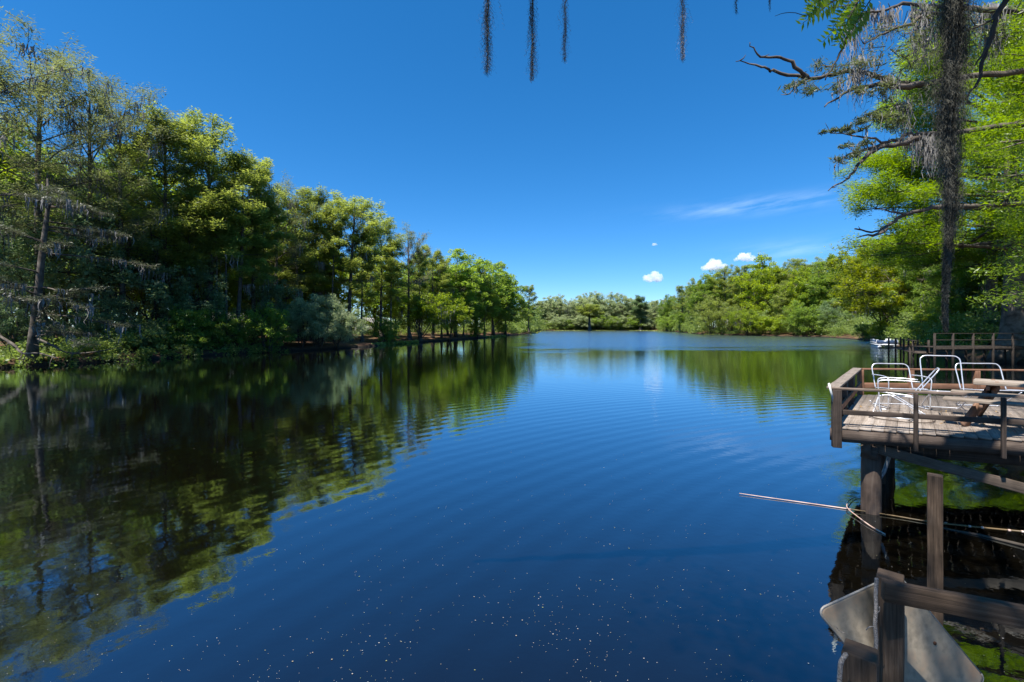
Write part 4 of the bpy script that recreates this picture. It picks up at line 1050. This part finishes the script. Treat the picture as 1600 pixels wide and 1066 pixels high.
# ------------------------------------------------------------------ near dock corner: posts, rail, sign, rope
M_near = woodmat("near_post_wood", (.020, .013, .008), (.075, .050, .033), (.18, .13, .095), scale=1.6, bump=.6)
dock = thing('near_dock', "dark wooden dock corner with two square posts and a sloping rail in the foreground", 'dock', (1.4, 1.78, 0))
def E(p): return Vector(p)-Vector(dock.location)
q1 = Vector((.74, -.67, 0)).normalized(); rl = Vector((2.52, -1, 0)).normalized(); q2 = Vector((q1.y*-1, q1.x, 0))
m_ = MB(); upboard(m_, E((1.478, 1.80, 0)), -1.6, 2.030, .082, .088, (q1.x, q1.y), seg=24, jit=.0009); o_ = m_.build('rail_post', M_near, dock); bevel(o_, .004)
m_ = MB(); upboard(m_, E((1.058, 1.40, 0)), -1.6, 2.018, .084, .088, (q1.x, q1.y), seg=24, jit=.0009); o_ = m_.build('rail_post', M_near, dock); bevel(o_, .004)
m_ = MB(); board(m_, E((1.385, 1.722, 2.018)), E((4.6, .44, 1.93)), .040, .070, seg=30, jit=.0008); o_ = m_.build('rail', M_near, dock); bevel(o_, .004)
m_ = MB(); board(m_, E((1.40, 1.75, 1.30)), E((5.2, .23, 1.30)), .045, .18, seg=4); m_.build('fascia', M_timber, dock)
m_ = MB()
for i in range(22):
    c0 = Vector((1.40, 1.66, 1.38))+rl*(.07+i*.15); board(m_, E(c0), E(c0-Vector((rl.y*-1, rl.x, 0))*4.2), .14, .035)
m_.build('floor', M_plank, dock)
for (x, y) in [(4.4, .5), (2.9, -2.2), (-.4, -1.8)]:
    m_ = MB(); upboard(m_, E((x, y, 0)), -1.6, 1.36, .12, .12); m_.build('pile', M_pile, dock)
m_ = MB(); upboard(m_, E((3.9, .70, 0)), 1.3, 2.0, .09, .09); m_.build('rail_post', M_near, dock)

M_rust = plain("rusty_iron", (.05, .022, .012), (.14, .06, .03), 60, .75, .4)
for (x, y, z) in [(1.425, 1.700, 2.03), (1.455, 1.688, 2.004), (1.09, 1.345, 1.94)]:
    m_ = MB(); dn = Vector((.37, .93, 0)); tube(m_, [E((x, y, z)), E(Vector((x, y, z))-dn*.008)], .006, 8); m_.build('bolt', M_rust, dock, True)

# sign: rounded metal plate seen from the back
def rounded_plate(c, U, V_, a, b, r, th):
    """U,V_ unit in-plane axes, half sizes a,b"""
    Nn = U.cross(V_).normalized(); ring = []
    for (sx_, sy_, a0) in ((1, 1, 0), (-1, 1, 90), (-1, -1, 180), (1, -1, 270)):
        for k in range(7):
            t = R(a0+k*15); ring.append((sx_*(a-r)+math.cos(t)*r, sy_*(b-r)+math.sin(t)*r))
    V = []; n = len(ring)
    for (s, dz) in ((1.0, -th/2), (1.0, th/2)):
        for x, y in ring: V.append(tuple(c+U*x*s+V_*y*s+Nn*dz))
    inn = .965
    V += [tuple(c+U*x*inn+V_*y*inn+Nn*(th/2)) for x, y in ring]; V += [tuple(c+U*x*inn+V_*y*inn+Nn*(-th/2)) for x, y in ring]
    V += [tuple(c+Nn*th*.45), tuple(c-Nn*th*.45)]
    Q = []; T = []
    for i in range(n):
        j = (i+1) % n
        Q += [(i, j, n+j, n+i), (n+i, n+j, 2*n+j, 2*n+i), (j, i, 3*n+i, 3*n+j)]
        T += [(2*n+i, 2*n+j, 4*n), (3*n+j, 3*n+i, 4*n+1)]
    m = MB(); m.add(V, Q, T); return m
M_sign, n_, l_, b_ = newmat("galvanised_sign_back")
tcs = n_.new('ShaderNodeTexCoord'); na = n_.new('ShaderNodeTexNoise'); na.inputs['Scale'].default_value = 5; na.inputs['Detail'].default_value = 8; na.inputs['Roughness'].default_value = .7; l_.new(tcs.outputs['Object'], na.inputs['Vector'])
nb = n_.new('ShaderNodeTexNoise'); nb.inputs['Scale'].default_value = 40; nb.inputs['Detail'].default_value = 5; l_.new(tcs.outputs['Object'], nb.inputs['Vector'])
ra = ramp(n_, [(.3, (.27, .225, .165)), (.5, (.36, .30, .22)), (.68, (.33, .21, .13))]); l_.new(na.outputs[0], ra.inputs[0])
rb = ramp(n_, [(.3, (.7, .7, .7)), (.7, (1, 1, 1))]); l_.new(nb.outputs[0], rb.inputs[0])
mxs = n_.new('ShaderNodeMix'); mxs.data_type = 'RGBA'; mxs.blend_type = 'MULTIPLY'; mxs.inputs['Factor'].default_value = 1; l_.new(ra.outputs[0], mxs.inputs['A']); l_.new(rb.outputs[0], mxs.inputs['B'])
l_.new(mxs.outputs['Result'], b_.inputs['Base Color']); b_.inputs['Roughness'].default_value = .6; b_.inputs['Metallic'].default_value = .15
A_ = at(1281, 955, 1.80); Cc = at(1402, 900, 1.90); B_ = at(1537, 1062, 1.92)
cen = (A_+B_)/2; U_ = (Cc-A_).normalized(); wv0 = (B_-Cc); V0 = wv0.normalized()
sign = thing('metal_sign', "rounded metal sign plate seen from its grey back, behind the foreground post", 'sign', cen)
hl, hw = (Cc-A_).length/2, (B_-Cc).length/2
sb = rounded_plate(Vector((0, 0, 0)), U_, V0, hl*1.04, hw*1.03, .04, .006)
sb.build('plate', M_sign, sign, False)
for (a_, b_) in [(.62, .15), (-.60, .1), (.1, -.55)]:
    m_ = MB(); c_ = U_*hl*a_+V0*hw*b_; nn_ = U_.cross(V0).normalized(); nn_ = nn_ if nn_.y < 0 else -nn_
    tube(m_, [c_, c_+nn_*.007], .007, 8); m_.build('bolt', M_rust, sign, True)
# raised rim
Nn = U_.cross(V0).normalized(); ring = []
for (sx_, sy_, a0) in ((1, 1, 0), (-1, 1, 90), (-1, -1, 180), (1, -1, 270)):
    for k in range(7):
        t = R(a0+k*15); ring.append(tuple(U_*(sx_*(hl*1.04-.04)+math.cos(t)*.04)+V0*(sy_*(hw*1.03-.04)+math.sin(t)*.04)))
ring.append(ring[0]); m_ = MB(); tube(m_, ring, .0045, 6); m_.build('rim', plain("rim_metal", (.22, .20, .17), (.36, .33, .29), 20, .55, .2), sign, True)

# twisted ropes
M_rope = plain("pale_rope", (.07, .06, .05), (.34, .30, .27), 160, .7, 0, .3)
def rope(label, pts, r=.0055, tw=60):
    o = thing('rope', label, 'rope', pts[0]); base = Vector(pts[0]); P = smooth_path([Vector(p)-base for p in pts], 24)
    m_ = MB()
    for ph in (0, 2*PI/3, 4*PI/3):
        Q_ = []; 
        for i, p in enumerate(P): a = i*.75+ph; Q_.append(np.array(tuple(p))+np.array([math.cos(a)*r*.62, math.sin(a)*r*.62, 0]))
        tube(m_, Q_, r*.62, 6)
    m_.build('strand', M_rope, o, True); return o
r0 = [at(1370, 904, 1.70), at(1368.5, 925, 1.70), at(1369, 950, 1.695), at(1367.5, 975, 1.69), at(1369, 1000, 1.69), at(1368, 1016, 1.69)]
ro = rope("pale twisted rope hanging down the left side of the foreground corner post", [tuple(p) for p in r0])
m_ = MB(); b0 = Vector(r0[0]); 
tube(m_, smooth_path([at(1369, 958, 1.69)-b0, at(1374, 955, 1.685)-b0, at(1374, 948, 1.68)-b0], 4), .0016, 5)
tube(m_, smooth_path([at(1366, 979, 1.69)-b0, at(1358, 980, 1.69)-b0, at(1353, 985, 1.69)-b0], 4), .0016, 5)
tube(m_, smooth_path([at(1306, 978, 1.72)-b0, at(1312, 986, 1.72)-b0, at(1321, 990, 1.72)-b0], 4), .0012, 5)
m_.build('frayed_end', M_rope, ro, True)
rope("pale twisted rope on the left of the lower foreground post", [tuple(at(1322, 1022, 1.34)), tuple(at(1314, 1036, 1.34)), tuple(at(1312, 1060, 1.34)), tuple(at(1311, 1100, 1.34))])

# lone stake in the water
stake = thing('wooden_stake', "square weathered stake rising from the water between deck and foreground rail", 'post', (at(1461, 0, 3.4).x, 3.4, 0))
m_ = MB(); upboard(m_, (0, 0), -1.8, 1.91, .088, .088, (.74, -.67), seg=26, jit=.001); o_ = m_.build('shaft', M_near, stake); bevel(o_, .004)

# cane and curved branch floating
M_cane = plain("pale_cane", (.34, .20, .14), (.66, .50, .42), 3, .6)
M_cane2 = plain("yellow_cane", (.035, .03, .018), (.17, .10, .03), 2, .5)
cane = thing('floating_cane', "long pale cane lying on the water under the deck corner", 'cane', on(1155, 771, .03))
b0 = Vector(cane.location)
m_ = MB(); tube(m_, smooth_path([on(1155, 771, .02)-b0, on(1203, 778, .015)-b0, on(1260, 786, .012)-b0, on(1330, 796, .012)-b0], 5), np.linspace(.006, .010, 16), 8, wob=.06)
m_.build('shoot', M_cane, cane, True)
m_ = MB(); P_ = smooth_path([on(1330, 796, .03)-b0, on(1390, 805, .02)-b0, on(1450, 815, .02)-b0, on(1520, 823, .05)-b0, on(1600, 831, .09)-b0, on(1700, 842, .2)-b0], 5)
tube(m_, P_, np.linspace(.010, .015, len(P_)), 8); m_.build('lower_stem', M_cane2, cane, True)
m_ = MB()
for px, py, z in [(1515, 822.5, .05), (1535, 824.5, .06), (1577, 829, .08), (1598, 831, .09), (1478, 818, .03)]:
    q = on(px, py, z)-b0; tube(m_, [q-Vector((.012, -.004, 0)), q+Vector((.012, -.004, 0))], .018, 8)
m_.build('node_ring', M_cane, cane, True)
br = thing('bent_branch', "thin branch bent in a hook across the floating cane", 'branch', on(1338, 777, .03)); b0 = Vector(br.location)
m_ = MB(); P_ = smooth_path([on(a, b, z)-b0 for a, b, z in [(1352, 778, .0), (1338, 777, .02), (1328, 781, .04), (1323, 790, .05), (1327, 797, .04), (1341, 808, .03), (1360, 822, .02), (1383, 835, .01)]], 5)
tube(m_, P_, np.linspace(.005, .010, len(P_)), 7, wob=.1); m_.build('wood', M_cane, br, True)
sk = thing('sunken_pole', "dark pole lying half sunk in the water under the deck", 'pole', on(1450, 822, .01)); b0 = Vector(sk.location)
m_ = MB(); tube(m_, [on(1450, 822, -.01)-b0, on(1530, 836, .01)-b0, on(1610, 855, .02)-b0, on(1700, 880, .04)-b0], [.012, .018, .022, .025], 8, wob=.08); m_.build('wood', M_barkd, sk, True)

# floating pollen and leaf bits
mb = MB(); C = []; Sz = []
while len(C) < 1050:
    px = nr.uniform(-20, 1620); py = 620+nr.random()**.75*450
    wgt = math.exp(-((px-800)/480)**2)*.9+.12
    if px > 1330: wgt = .5
    if nr.random() > wgt*(.25+.75*(py-620)/450): continue
    cxy = on(px, py, .004); 
    if noise.noise((cxy.x*1.1, cxy.y*1.1, 0)) < -.12 and nr.random() < .75: continue
    C.append(tuple(cxy)); Sz.append(.0019+.0055*nr.random()**7+.0007*cxy.y*.35)
C = np.array(C); Sz = np.array(Sz)
for k_ in range(6):
    pass
ang = nr.uniform(0, 2*PI, len(C)); V = []
for j in range(5): V.append(C+np.stack([np.cos(ang+j*1.257)*Sz, np.sin(ang+j*1.257)*Sz*.8, np.zeros(len(C))], 1))
V.append(C+np.array([0, 0, .002])); Vn = np.stack(V, 1).reshape(-1, 3); base_ = np.arange(len(C))*6
Tn = np.concatenate([np.stack([base_+j, base_+(j+1) % 5, base_+5], 1) for j in range(5)]); mb.add(Vn, None, Tn)
M_pol, n_, l_, b_ = newmat("pollen_flecks")
g_ = n_.new('ShaderNodeNewGeometry'); r_ = ramp(n_, [(0, (.22, .25, .08)), (.35, (.26, .21, .15)), (1, (.42, .40, .37))]); l_.new(g_.outputs['Random Per Island'], r_.inputs[0]); l_.new(r_.outputs[0], b_.inputs['Base Color'])
tag(mb.build('floating_pollen', M_pol), 'pale pollen flecks and leaf bits floating on the dark water', 'pollen', kind='stuff')

# ------------------------------------------------------------------ far pier and pontoon boat
M_pier = woodmat("canopy_shaded_timber", (.010, .008, .006), (.030, .023, .018), (.075, .06, .048))  # tree canopy's shade over the pier is put into this near-black wood colour
pier = thing('grey_pier', "low weathered pier on piles reaching out from the right bank", 'pier', (29.5, 35.5, 0))
def G(x, y, z): return Vector((x, y, z))-Vector(pier.location)
m_ = MB()
pa = at(1442, 545, 36); pb = at(1602, 545, 37)
nb_ = 46
for i in range(nb_):
    t = i/nb_; c = pa.lerp(pb, t); board(m_, G(c.x, c.y-1.0, 1.45), G(c.x, c.y+1.2, 1.45), .16, .05)
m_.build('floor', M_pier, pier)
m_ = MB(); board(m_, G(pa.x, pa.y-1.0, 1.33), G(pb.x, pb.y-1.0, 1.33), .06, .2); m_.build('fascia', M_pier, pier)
for t in (0, .17, .36, .55, .74, .95):
    c = pa.lerp(pb, t)
    for dy in (-1.0, 1.15):
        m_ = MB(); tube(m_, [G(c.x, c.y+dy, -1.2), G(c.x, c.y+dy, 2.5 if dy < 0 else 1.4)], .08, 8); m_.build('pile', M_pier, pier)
for dy in (-1.0, ):
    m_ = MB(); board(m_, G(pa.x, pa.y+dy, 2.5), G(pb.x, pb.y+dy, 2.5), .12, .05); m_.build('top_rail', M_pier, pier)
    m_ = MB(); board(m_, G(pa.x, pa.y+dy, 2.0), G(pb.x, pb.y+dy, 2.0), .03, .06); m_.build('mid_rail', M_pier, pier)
ld = thing('boat_landing', "narrow low landing stage between the moored boat and grey pier", 'dock', (31, 42, 0))
def G2(x, y, z): return Vector((x, y, z))-Vector(ld.location)
la = Vector((34.5, 41.5, 0)); lb_ = Vector((31.6, 36.6, 0)); la = at(1398, 541, 50); la.z = 0; lb_ = at(1445, 545, 37.5); lb_.z = 0
m_ = MB()
for i in range(60):
    c = la.lerp(lb_, i/60); board(m_, G2(c.x-.7, c.y, .86), G2(c.x+.7, c.y, .86), .22, .05)
m_.build('floor', M_timber, ld)
for t in (0, .3, .6, .9):
    c = la.lerp(lb_, t)
    for dx_ in (-.65, .65):
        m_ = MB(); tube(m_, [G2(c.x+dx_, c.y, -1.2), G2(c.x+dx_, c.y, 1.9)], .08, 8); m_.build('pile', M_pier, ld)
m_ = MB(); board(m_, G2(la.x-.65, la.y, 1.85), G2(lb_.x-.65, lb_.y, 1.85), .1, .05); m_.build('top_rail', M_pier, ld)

boat = thing('pontoon_boat', "small white and dark blue pontoon boat moored by the landing", 'boat', (at(1381, 0, 66).x, 66, 0), R(-30))
M_wh = plain("boat_white", (.55, .57, .60), (.75, .76, .78), 3, .35); M_nv = plain("boat_navy", (.02, .04, .09), (.05, .08, .15), 3, .3); M_seat = plain("boat_seat", (.30, .34, .38), (.5, .54, .58), 5, .6)
for s in (-.85, .85):
    m_ = MB(); tube(m_, [(s, -2.9, .32), (s, -2.6, .2), (s, -2.0, .16), (s, 2.8, .16)], [.03, .2, .3, .3], 12); m_.build('pontoon', M_wh, boat, True)
m_ = MB(); board(m_, (0, -2.5, .52), (0, 2.8, .52), 2.4, .10); o_ = m_.build('deck', M_wh, boat)
for s in (-1.17, 1.17):
    m_ = MB(); board(m_, (s, -2.3, .88), (s, 2.7, .88), .04, .5, seg=2); m_.build('side_panel', M_nv, boat)
    m_ = MB(); tube(m_, [(s, -2.3, .6), (s, -2.3, 1.18), (s, 0, 1.2), (s, 2.7, 1.18), (s, 2.7, .6)], .02, 6); m_.build('hand_rail', M_alu, boat)
    m_ = MB(); board(m_, (s*1.01, -2.3, .80), (s*1.01, 2.7, .80), .05, .12); m_.build('stripe', M_wh, boat)
m_ = MB(); board(m_, (-1.1, -2.3, .88), (1.1, -2.3, .88), .04, .5); m_.build('bow_panel', M_nv, boat)
for (x, y, w2) in ((-.7, -1.5, .5), (.7, -1.5, .5), (-.7, 1.6, .5), (.5, 1.2, .5)):
    m_ = MB(); board(m_, (x, y-.5, .75), (x, y+.5, .75), w2, .35); board(m_, (x*1.35, y-.5, 1.05), (x*1.35, y+.5, 1.05), .12, .35); o_ = m_.build('seat', M_seat, boat); bevel(o_, .03)
m_ = MB(); board(m_, (.5, -.1, .95), (.5, .35, .95), .6, .7); o_ = m_.build('console', M_wh, boat); bevel(o_, .04)
m_ = MB(); board(m_, (0, 2.75, .6), (0, 3.2, .6), .35, .8); tube(m_, [(0, 3.1, .4), (0, 3.15, -.4)], .07, 8); o_ = m_.build('outboard_motor', M_nv, boat)

# ------------------------------------------------------------------ small things on the left bank
M_wall = plain("pale_wall", (.52, .50, .47), (.66, .64, .60), 2, .8)
M_roof = plain("grey_roof", (.16, .15, .14), (.26, .25, .24), 4, .85)
def cottage(label, x, y, rz, L_=9, W_=6, H_=2.6):
    z = gz(x, y)-.1; o = thing('cottage', label, 'house', (x, y, z), rz)
    m_ = MB(); board(m_, (-L_/2, 0, H_/2), (L_/2, 0, H_/2), W_, H_); m_.build('wall', M_wall, o)
    m_ = MB(); s = .45
    for sg in (-1, 1): board(m_, (-L_/2-s, sg*W_/4*1.1, H_+.62), (L_/2+s, sg*W_/4*1.1, H_+.62), W_/2*1.28, .12, up=(0, sg*.42, 1))
    m_.build('roof', M_roof, o)
    for xx in (-2.5, 2.5):
        m_ = MB(); board(m_, (xx-.5, -W_/2-.02, 1.4), (xx+.5, -W_/2-.02, 1.4), .05, 1.1); w_ = m_.build('window', M_nv, o)
        m_ = MB()
        for dz in (-.58, .58): board(m_, (xx-.58, -W_/2-.05, 1.4+dz), (xx+.58, -W_/2-.05, 1.4+dz), .05, .08)
        for dx_ in (-.54, .54): board(m_, (xx+dx_, -W_/2-.05, .86), (xx+dx_, -W_/2-.05, 1.94), .05, .08, up=(1, 0, 0))
        m_.build('frame', M_wh, w_)
    m_ = MB(); board(m_, (-.45, -W_/2-.02, 1.0), (.45, -W_/2-.02, 1.0), .05, 2.0); m_.build('door', M_rail, o)
x, y = push((328-800)/F*72, 72, 14); cottage("pale house glimpsed between the thin trunks of left bank", x, y, R(55))
x, y = push((628-800)/F*112, 112, 26); cottage("pale low house glimpsed behind the umbrella-shaped lime tree", x, y, R(70))

def deadwood(label, pts, r0_, n, seed):
    rng = np.random.default_rng(seed); b0 = Vector(pts[0]); o = thing('fallen_branch', label, 'branch', b0)
    m_ = MB(); P_ = smooth_path([Vector(p)-b0 for p in pts], 4); tube(m_, P_, np.linspace(r0_, r0_*.3, len(P_)), 6, wob=.1)
    for i in range(n):
        c = np.array(tuple(P_[rng.integers(2, len(P_))])); d = np.array([rng.normal(0, 1), rng.normal(0, .5), rng.normal(0, .6)]); d /= np.linalg.norm(d)
        L_ = rng.uniform(.6, 1.8); q = c+d*L_; tube(m_, [c, (c+q)/2+rng.normal(0, .12, 3), q], [r0_*.3, r0_*.2, r0_*.06], 4)
    m_.build('wood', M_bark, o, True); return o
deadwood("grey dead branch drooping into the water at the left edge", [at(-10, 520, 33), at(20, 538, 32.5), at(35, 552, 32), at(60, 552, 31.5), at(90, 560, 31)], .11, 10, 1)
deadwood("bare fallen limb resting over the dark water right of the drooping one", [at(60, 530, 35), at(85, 541, 34.5), at(98, 549, 34), at(120, 552, 34)], .09, 6, 2)
deadwood("long low limb hovering over the water under the dark shrubs", [at(110, 553, 37), at(140, 551, 36.5), at(165, 547, 36.5), at(190, 543, 37)], .07, 6, 3)
deadwood("pale snag lying at the waterline below the willow thicket", [at(542, 553, 55.5), at(552, 551, 56), at(562, 545, 57)], .08, 4, 4)

# overhanging feathery grey boughs at left edge (low limbs of the leftmost cypress)
lowl = thing('mossy_cypress', "low mossy cypress with grey feathery boughs sweeping over the water at left", 'tree', (*push(-37, 35.5, .4), 0)); lowl.location.z = gz(lowl.location.x, lowl.location.y)
b0 = Vector(lowl.location); rng = np.random.default_rng(9); tb = MB(); lv = MB(); ms = MB()
tp_ = [Vector((0, 0, -.3)), Vector((.1, 0, 2)), Vector((.5, 0, 5)), Vector((1.0, -.2, 8)), Vector((1.3, 0, 12)), Vector((1.2, 0, 14))]
tube(tb, tp_, [.45, .28, .24, .2, .12, .04], 8, wob=.06)
for i in range(26):
    t = rng.uniform(.12, .95); z = 14*t; p0 = np.array([1.3*t, 0, z]); az_ = rng.uniform(-1.5, .8); L_ = rng.uniform(3.5, 8.5)*(1.1-.5*t)
    lp = np.array(limb_path(p0, az_, rng.uniform(-.1, .25), L_, -.22, rng, 8, .07)); tube(tb, lp, np.linspace(.075, .015, 9), 5, cap=False)
    for j in range(18):
        s = rng.uniform(.25, 1); q = s*8; a = min(int(q), 7); c = lp[a]*(1-(q-a))+lp[a+1]*(q-a); az2 = az_+rng.uniform(-1.2, 1.2); l2 = rng.uniform(.5, 1.5)
        e = c+np.array([math.cos(az2), math.sin(az2), rng.uniform(-.15, .1)])*l2; tube(tb, [c, (c+e)/2, e], [.02, .014, .005], 3, cap=False)
        n = 46; f = rng.random(n)[:, None]; leaves(lv, c*(1-f)+e*f+rng.normal(0, .10, (n, 3)), .2, .035, up=.9, rng=rng)
        if rng.random() < .16: moss_strands(ms, e, 7, rng.uniform(.6, 1.6), .09, .15, rng)
tb.build('trunk', M_bark, lowl, True); lv.build('crown', leafmat("mossy_cypress_foliage", (.035, .045, .025), (.10, .115, .06), .3), lowl); ms.build('hanging_moss', M_moss, lowl)['kind'] = 'stuff'

# ------------------------------------------------------------------ cumulus clouds
def cloudmat():
    m = bpy.data.materials.new("cloud_vapour"); m.use_nodes = True; n = m.node_tree.nodes; l = m.node_tree.links
    n.remove(n['Principled BSDF']); v_ = n.new('ShaderNodeVolumePrincipled'); v_.inputs['Color'].default_value = (1, 1, 1, 1); v_.inputs['Density'].default_value = .022; v_.inputs['Anisotropy'].default_value = 0
    l.new(v_.outputs[0], n['Material Output'].inputs['Volume']); return m
M_cloud = plain("cloud_white", (.93, .94, .96), (.96, .96, .97), .01, 1, spec=0)
M_cloudv = cloudmat()
ctex = bpy.data.textures.new("puffs", 'CLOUDS'); ctex.noise_scale = 26; ctex.noise_depth = 4
def cloud(px, py, wpx, hpx, label, seed, Y=3400):
    rng = np.random.default_rng(seed); c = at(px, py, Y); W = wpx/F*Y; Hh = hpx/F*Y
    o = thing('cumulus_cloud', label, 'cloud', c)
    mb = MB()
    for i in range(26):
        t = rng.uniform(-1, 1); x = t*W*.42; h = (1-t*t)*Hh; z = rng.uniform(-.35, .42)*h-.12*Hh; r_ = (.10+.18*(1-abs(t)))*Hh*rng.uniform(.7, 1.3)*1.15
        y_ = rng.normal(0, W*.12); k = 10; V = [(x, y_, z+r_)]; 
        for a in range(1, 8):
            for b in range(12): V.append((x+r_*math.sin(PI*a/8)*math.cos(PI*b/6), y_+r_*math.sin(PI*a/8)*math.sin(PI*b/6), z+r_*math.cos(PI*a/8)))
        V.append((x, y_, z-r_)); V = [(a_, b_, max(c_, -.30*Hh+.04*Hh*math.sin(a_*.11))) for a_, b_, c_ in V]; Q = []; T = []
        for a in range(6):
            for b in range(12): b2 = (b+1) % 12; Q.append((1+a*12+b, 1+(a+1)*12+b, 1+(a+1)*12+b2, 1+a*12+b2))
        for b in range(12): b2 = (b+1) % 12; T += [(0, 1+b, 1+b2), (85, 73+b2, 73+b)]
        mb.add(V, Q, T)
    q = mb.build('puff', M_cloudv, o, True)
    rm = q.modifiers.new('r', 'REMESH'); rm.mode = 'VOXEL'; rm.voxel_size = max(1.2, W/55); rm.use_smooth_shade = True
    for sc, st in ((.22, 1), ):
        tx = bpy.data.textures.new("puffs", 'CLOUDS'); tx.noise_scale = Hh*.16; tx.noise_depth = 4
        dm = q.modifiers.new('d', 'DISPLACE'); dm.texture = tx; dm.strength = Hh*sc; dm.mid_level = .5; dm.texture_coords = 'LOCAL'
cloud(1020, 434, 34, 20, "small white puffy cloud over the middle of the far shore", 1)
cloud(1116, 415, 42, 23, "biggest white cloud half hidden behind the right bank", 2)
cloud(1165, 402, 38, 18, "white cloud right of the biggest one above right bank", 3)
cloud(1023, 382, 10, 6, "tiny cloud speck high above the small puffy cloud", 4)

print("OBJECTS", len(bpy.data.objects), "tris", sum(len(m.polygons) for m in bpy.data.meshes))
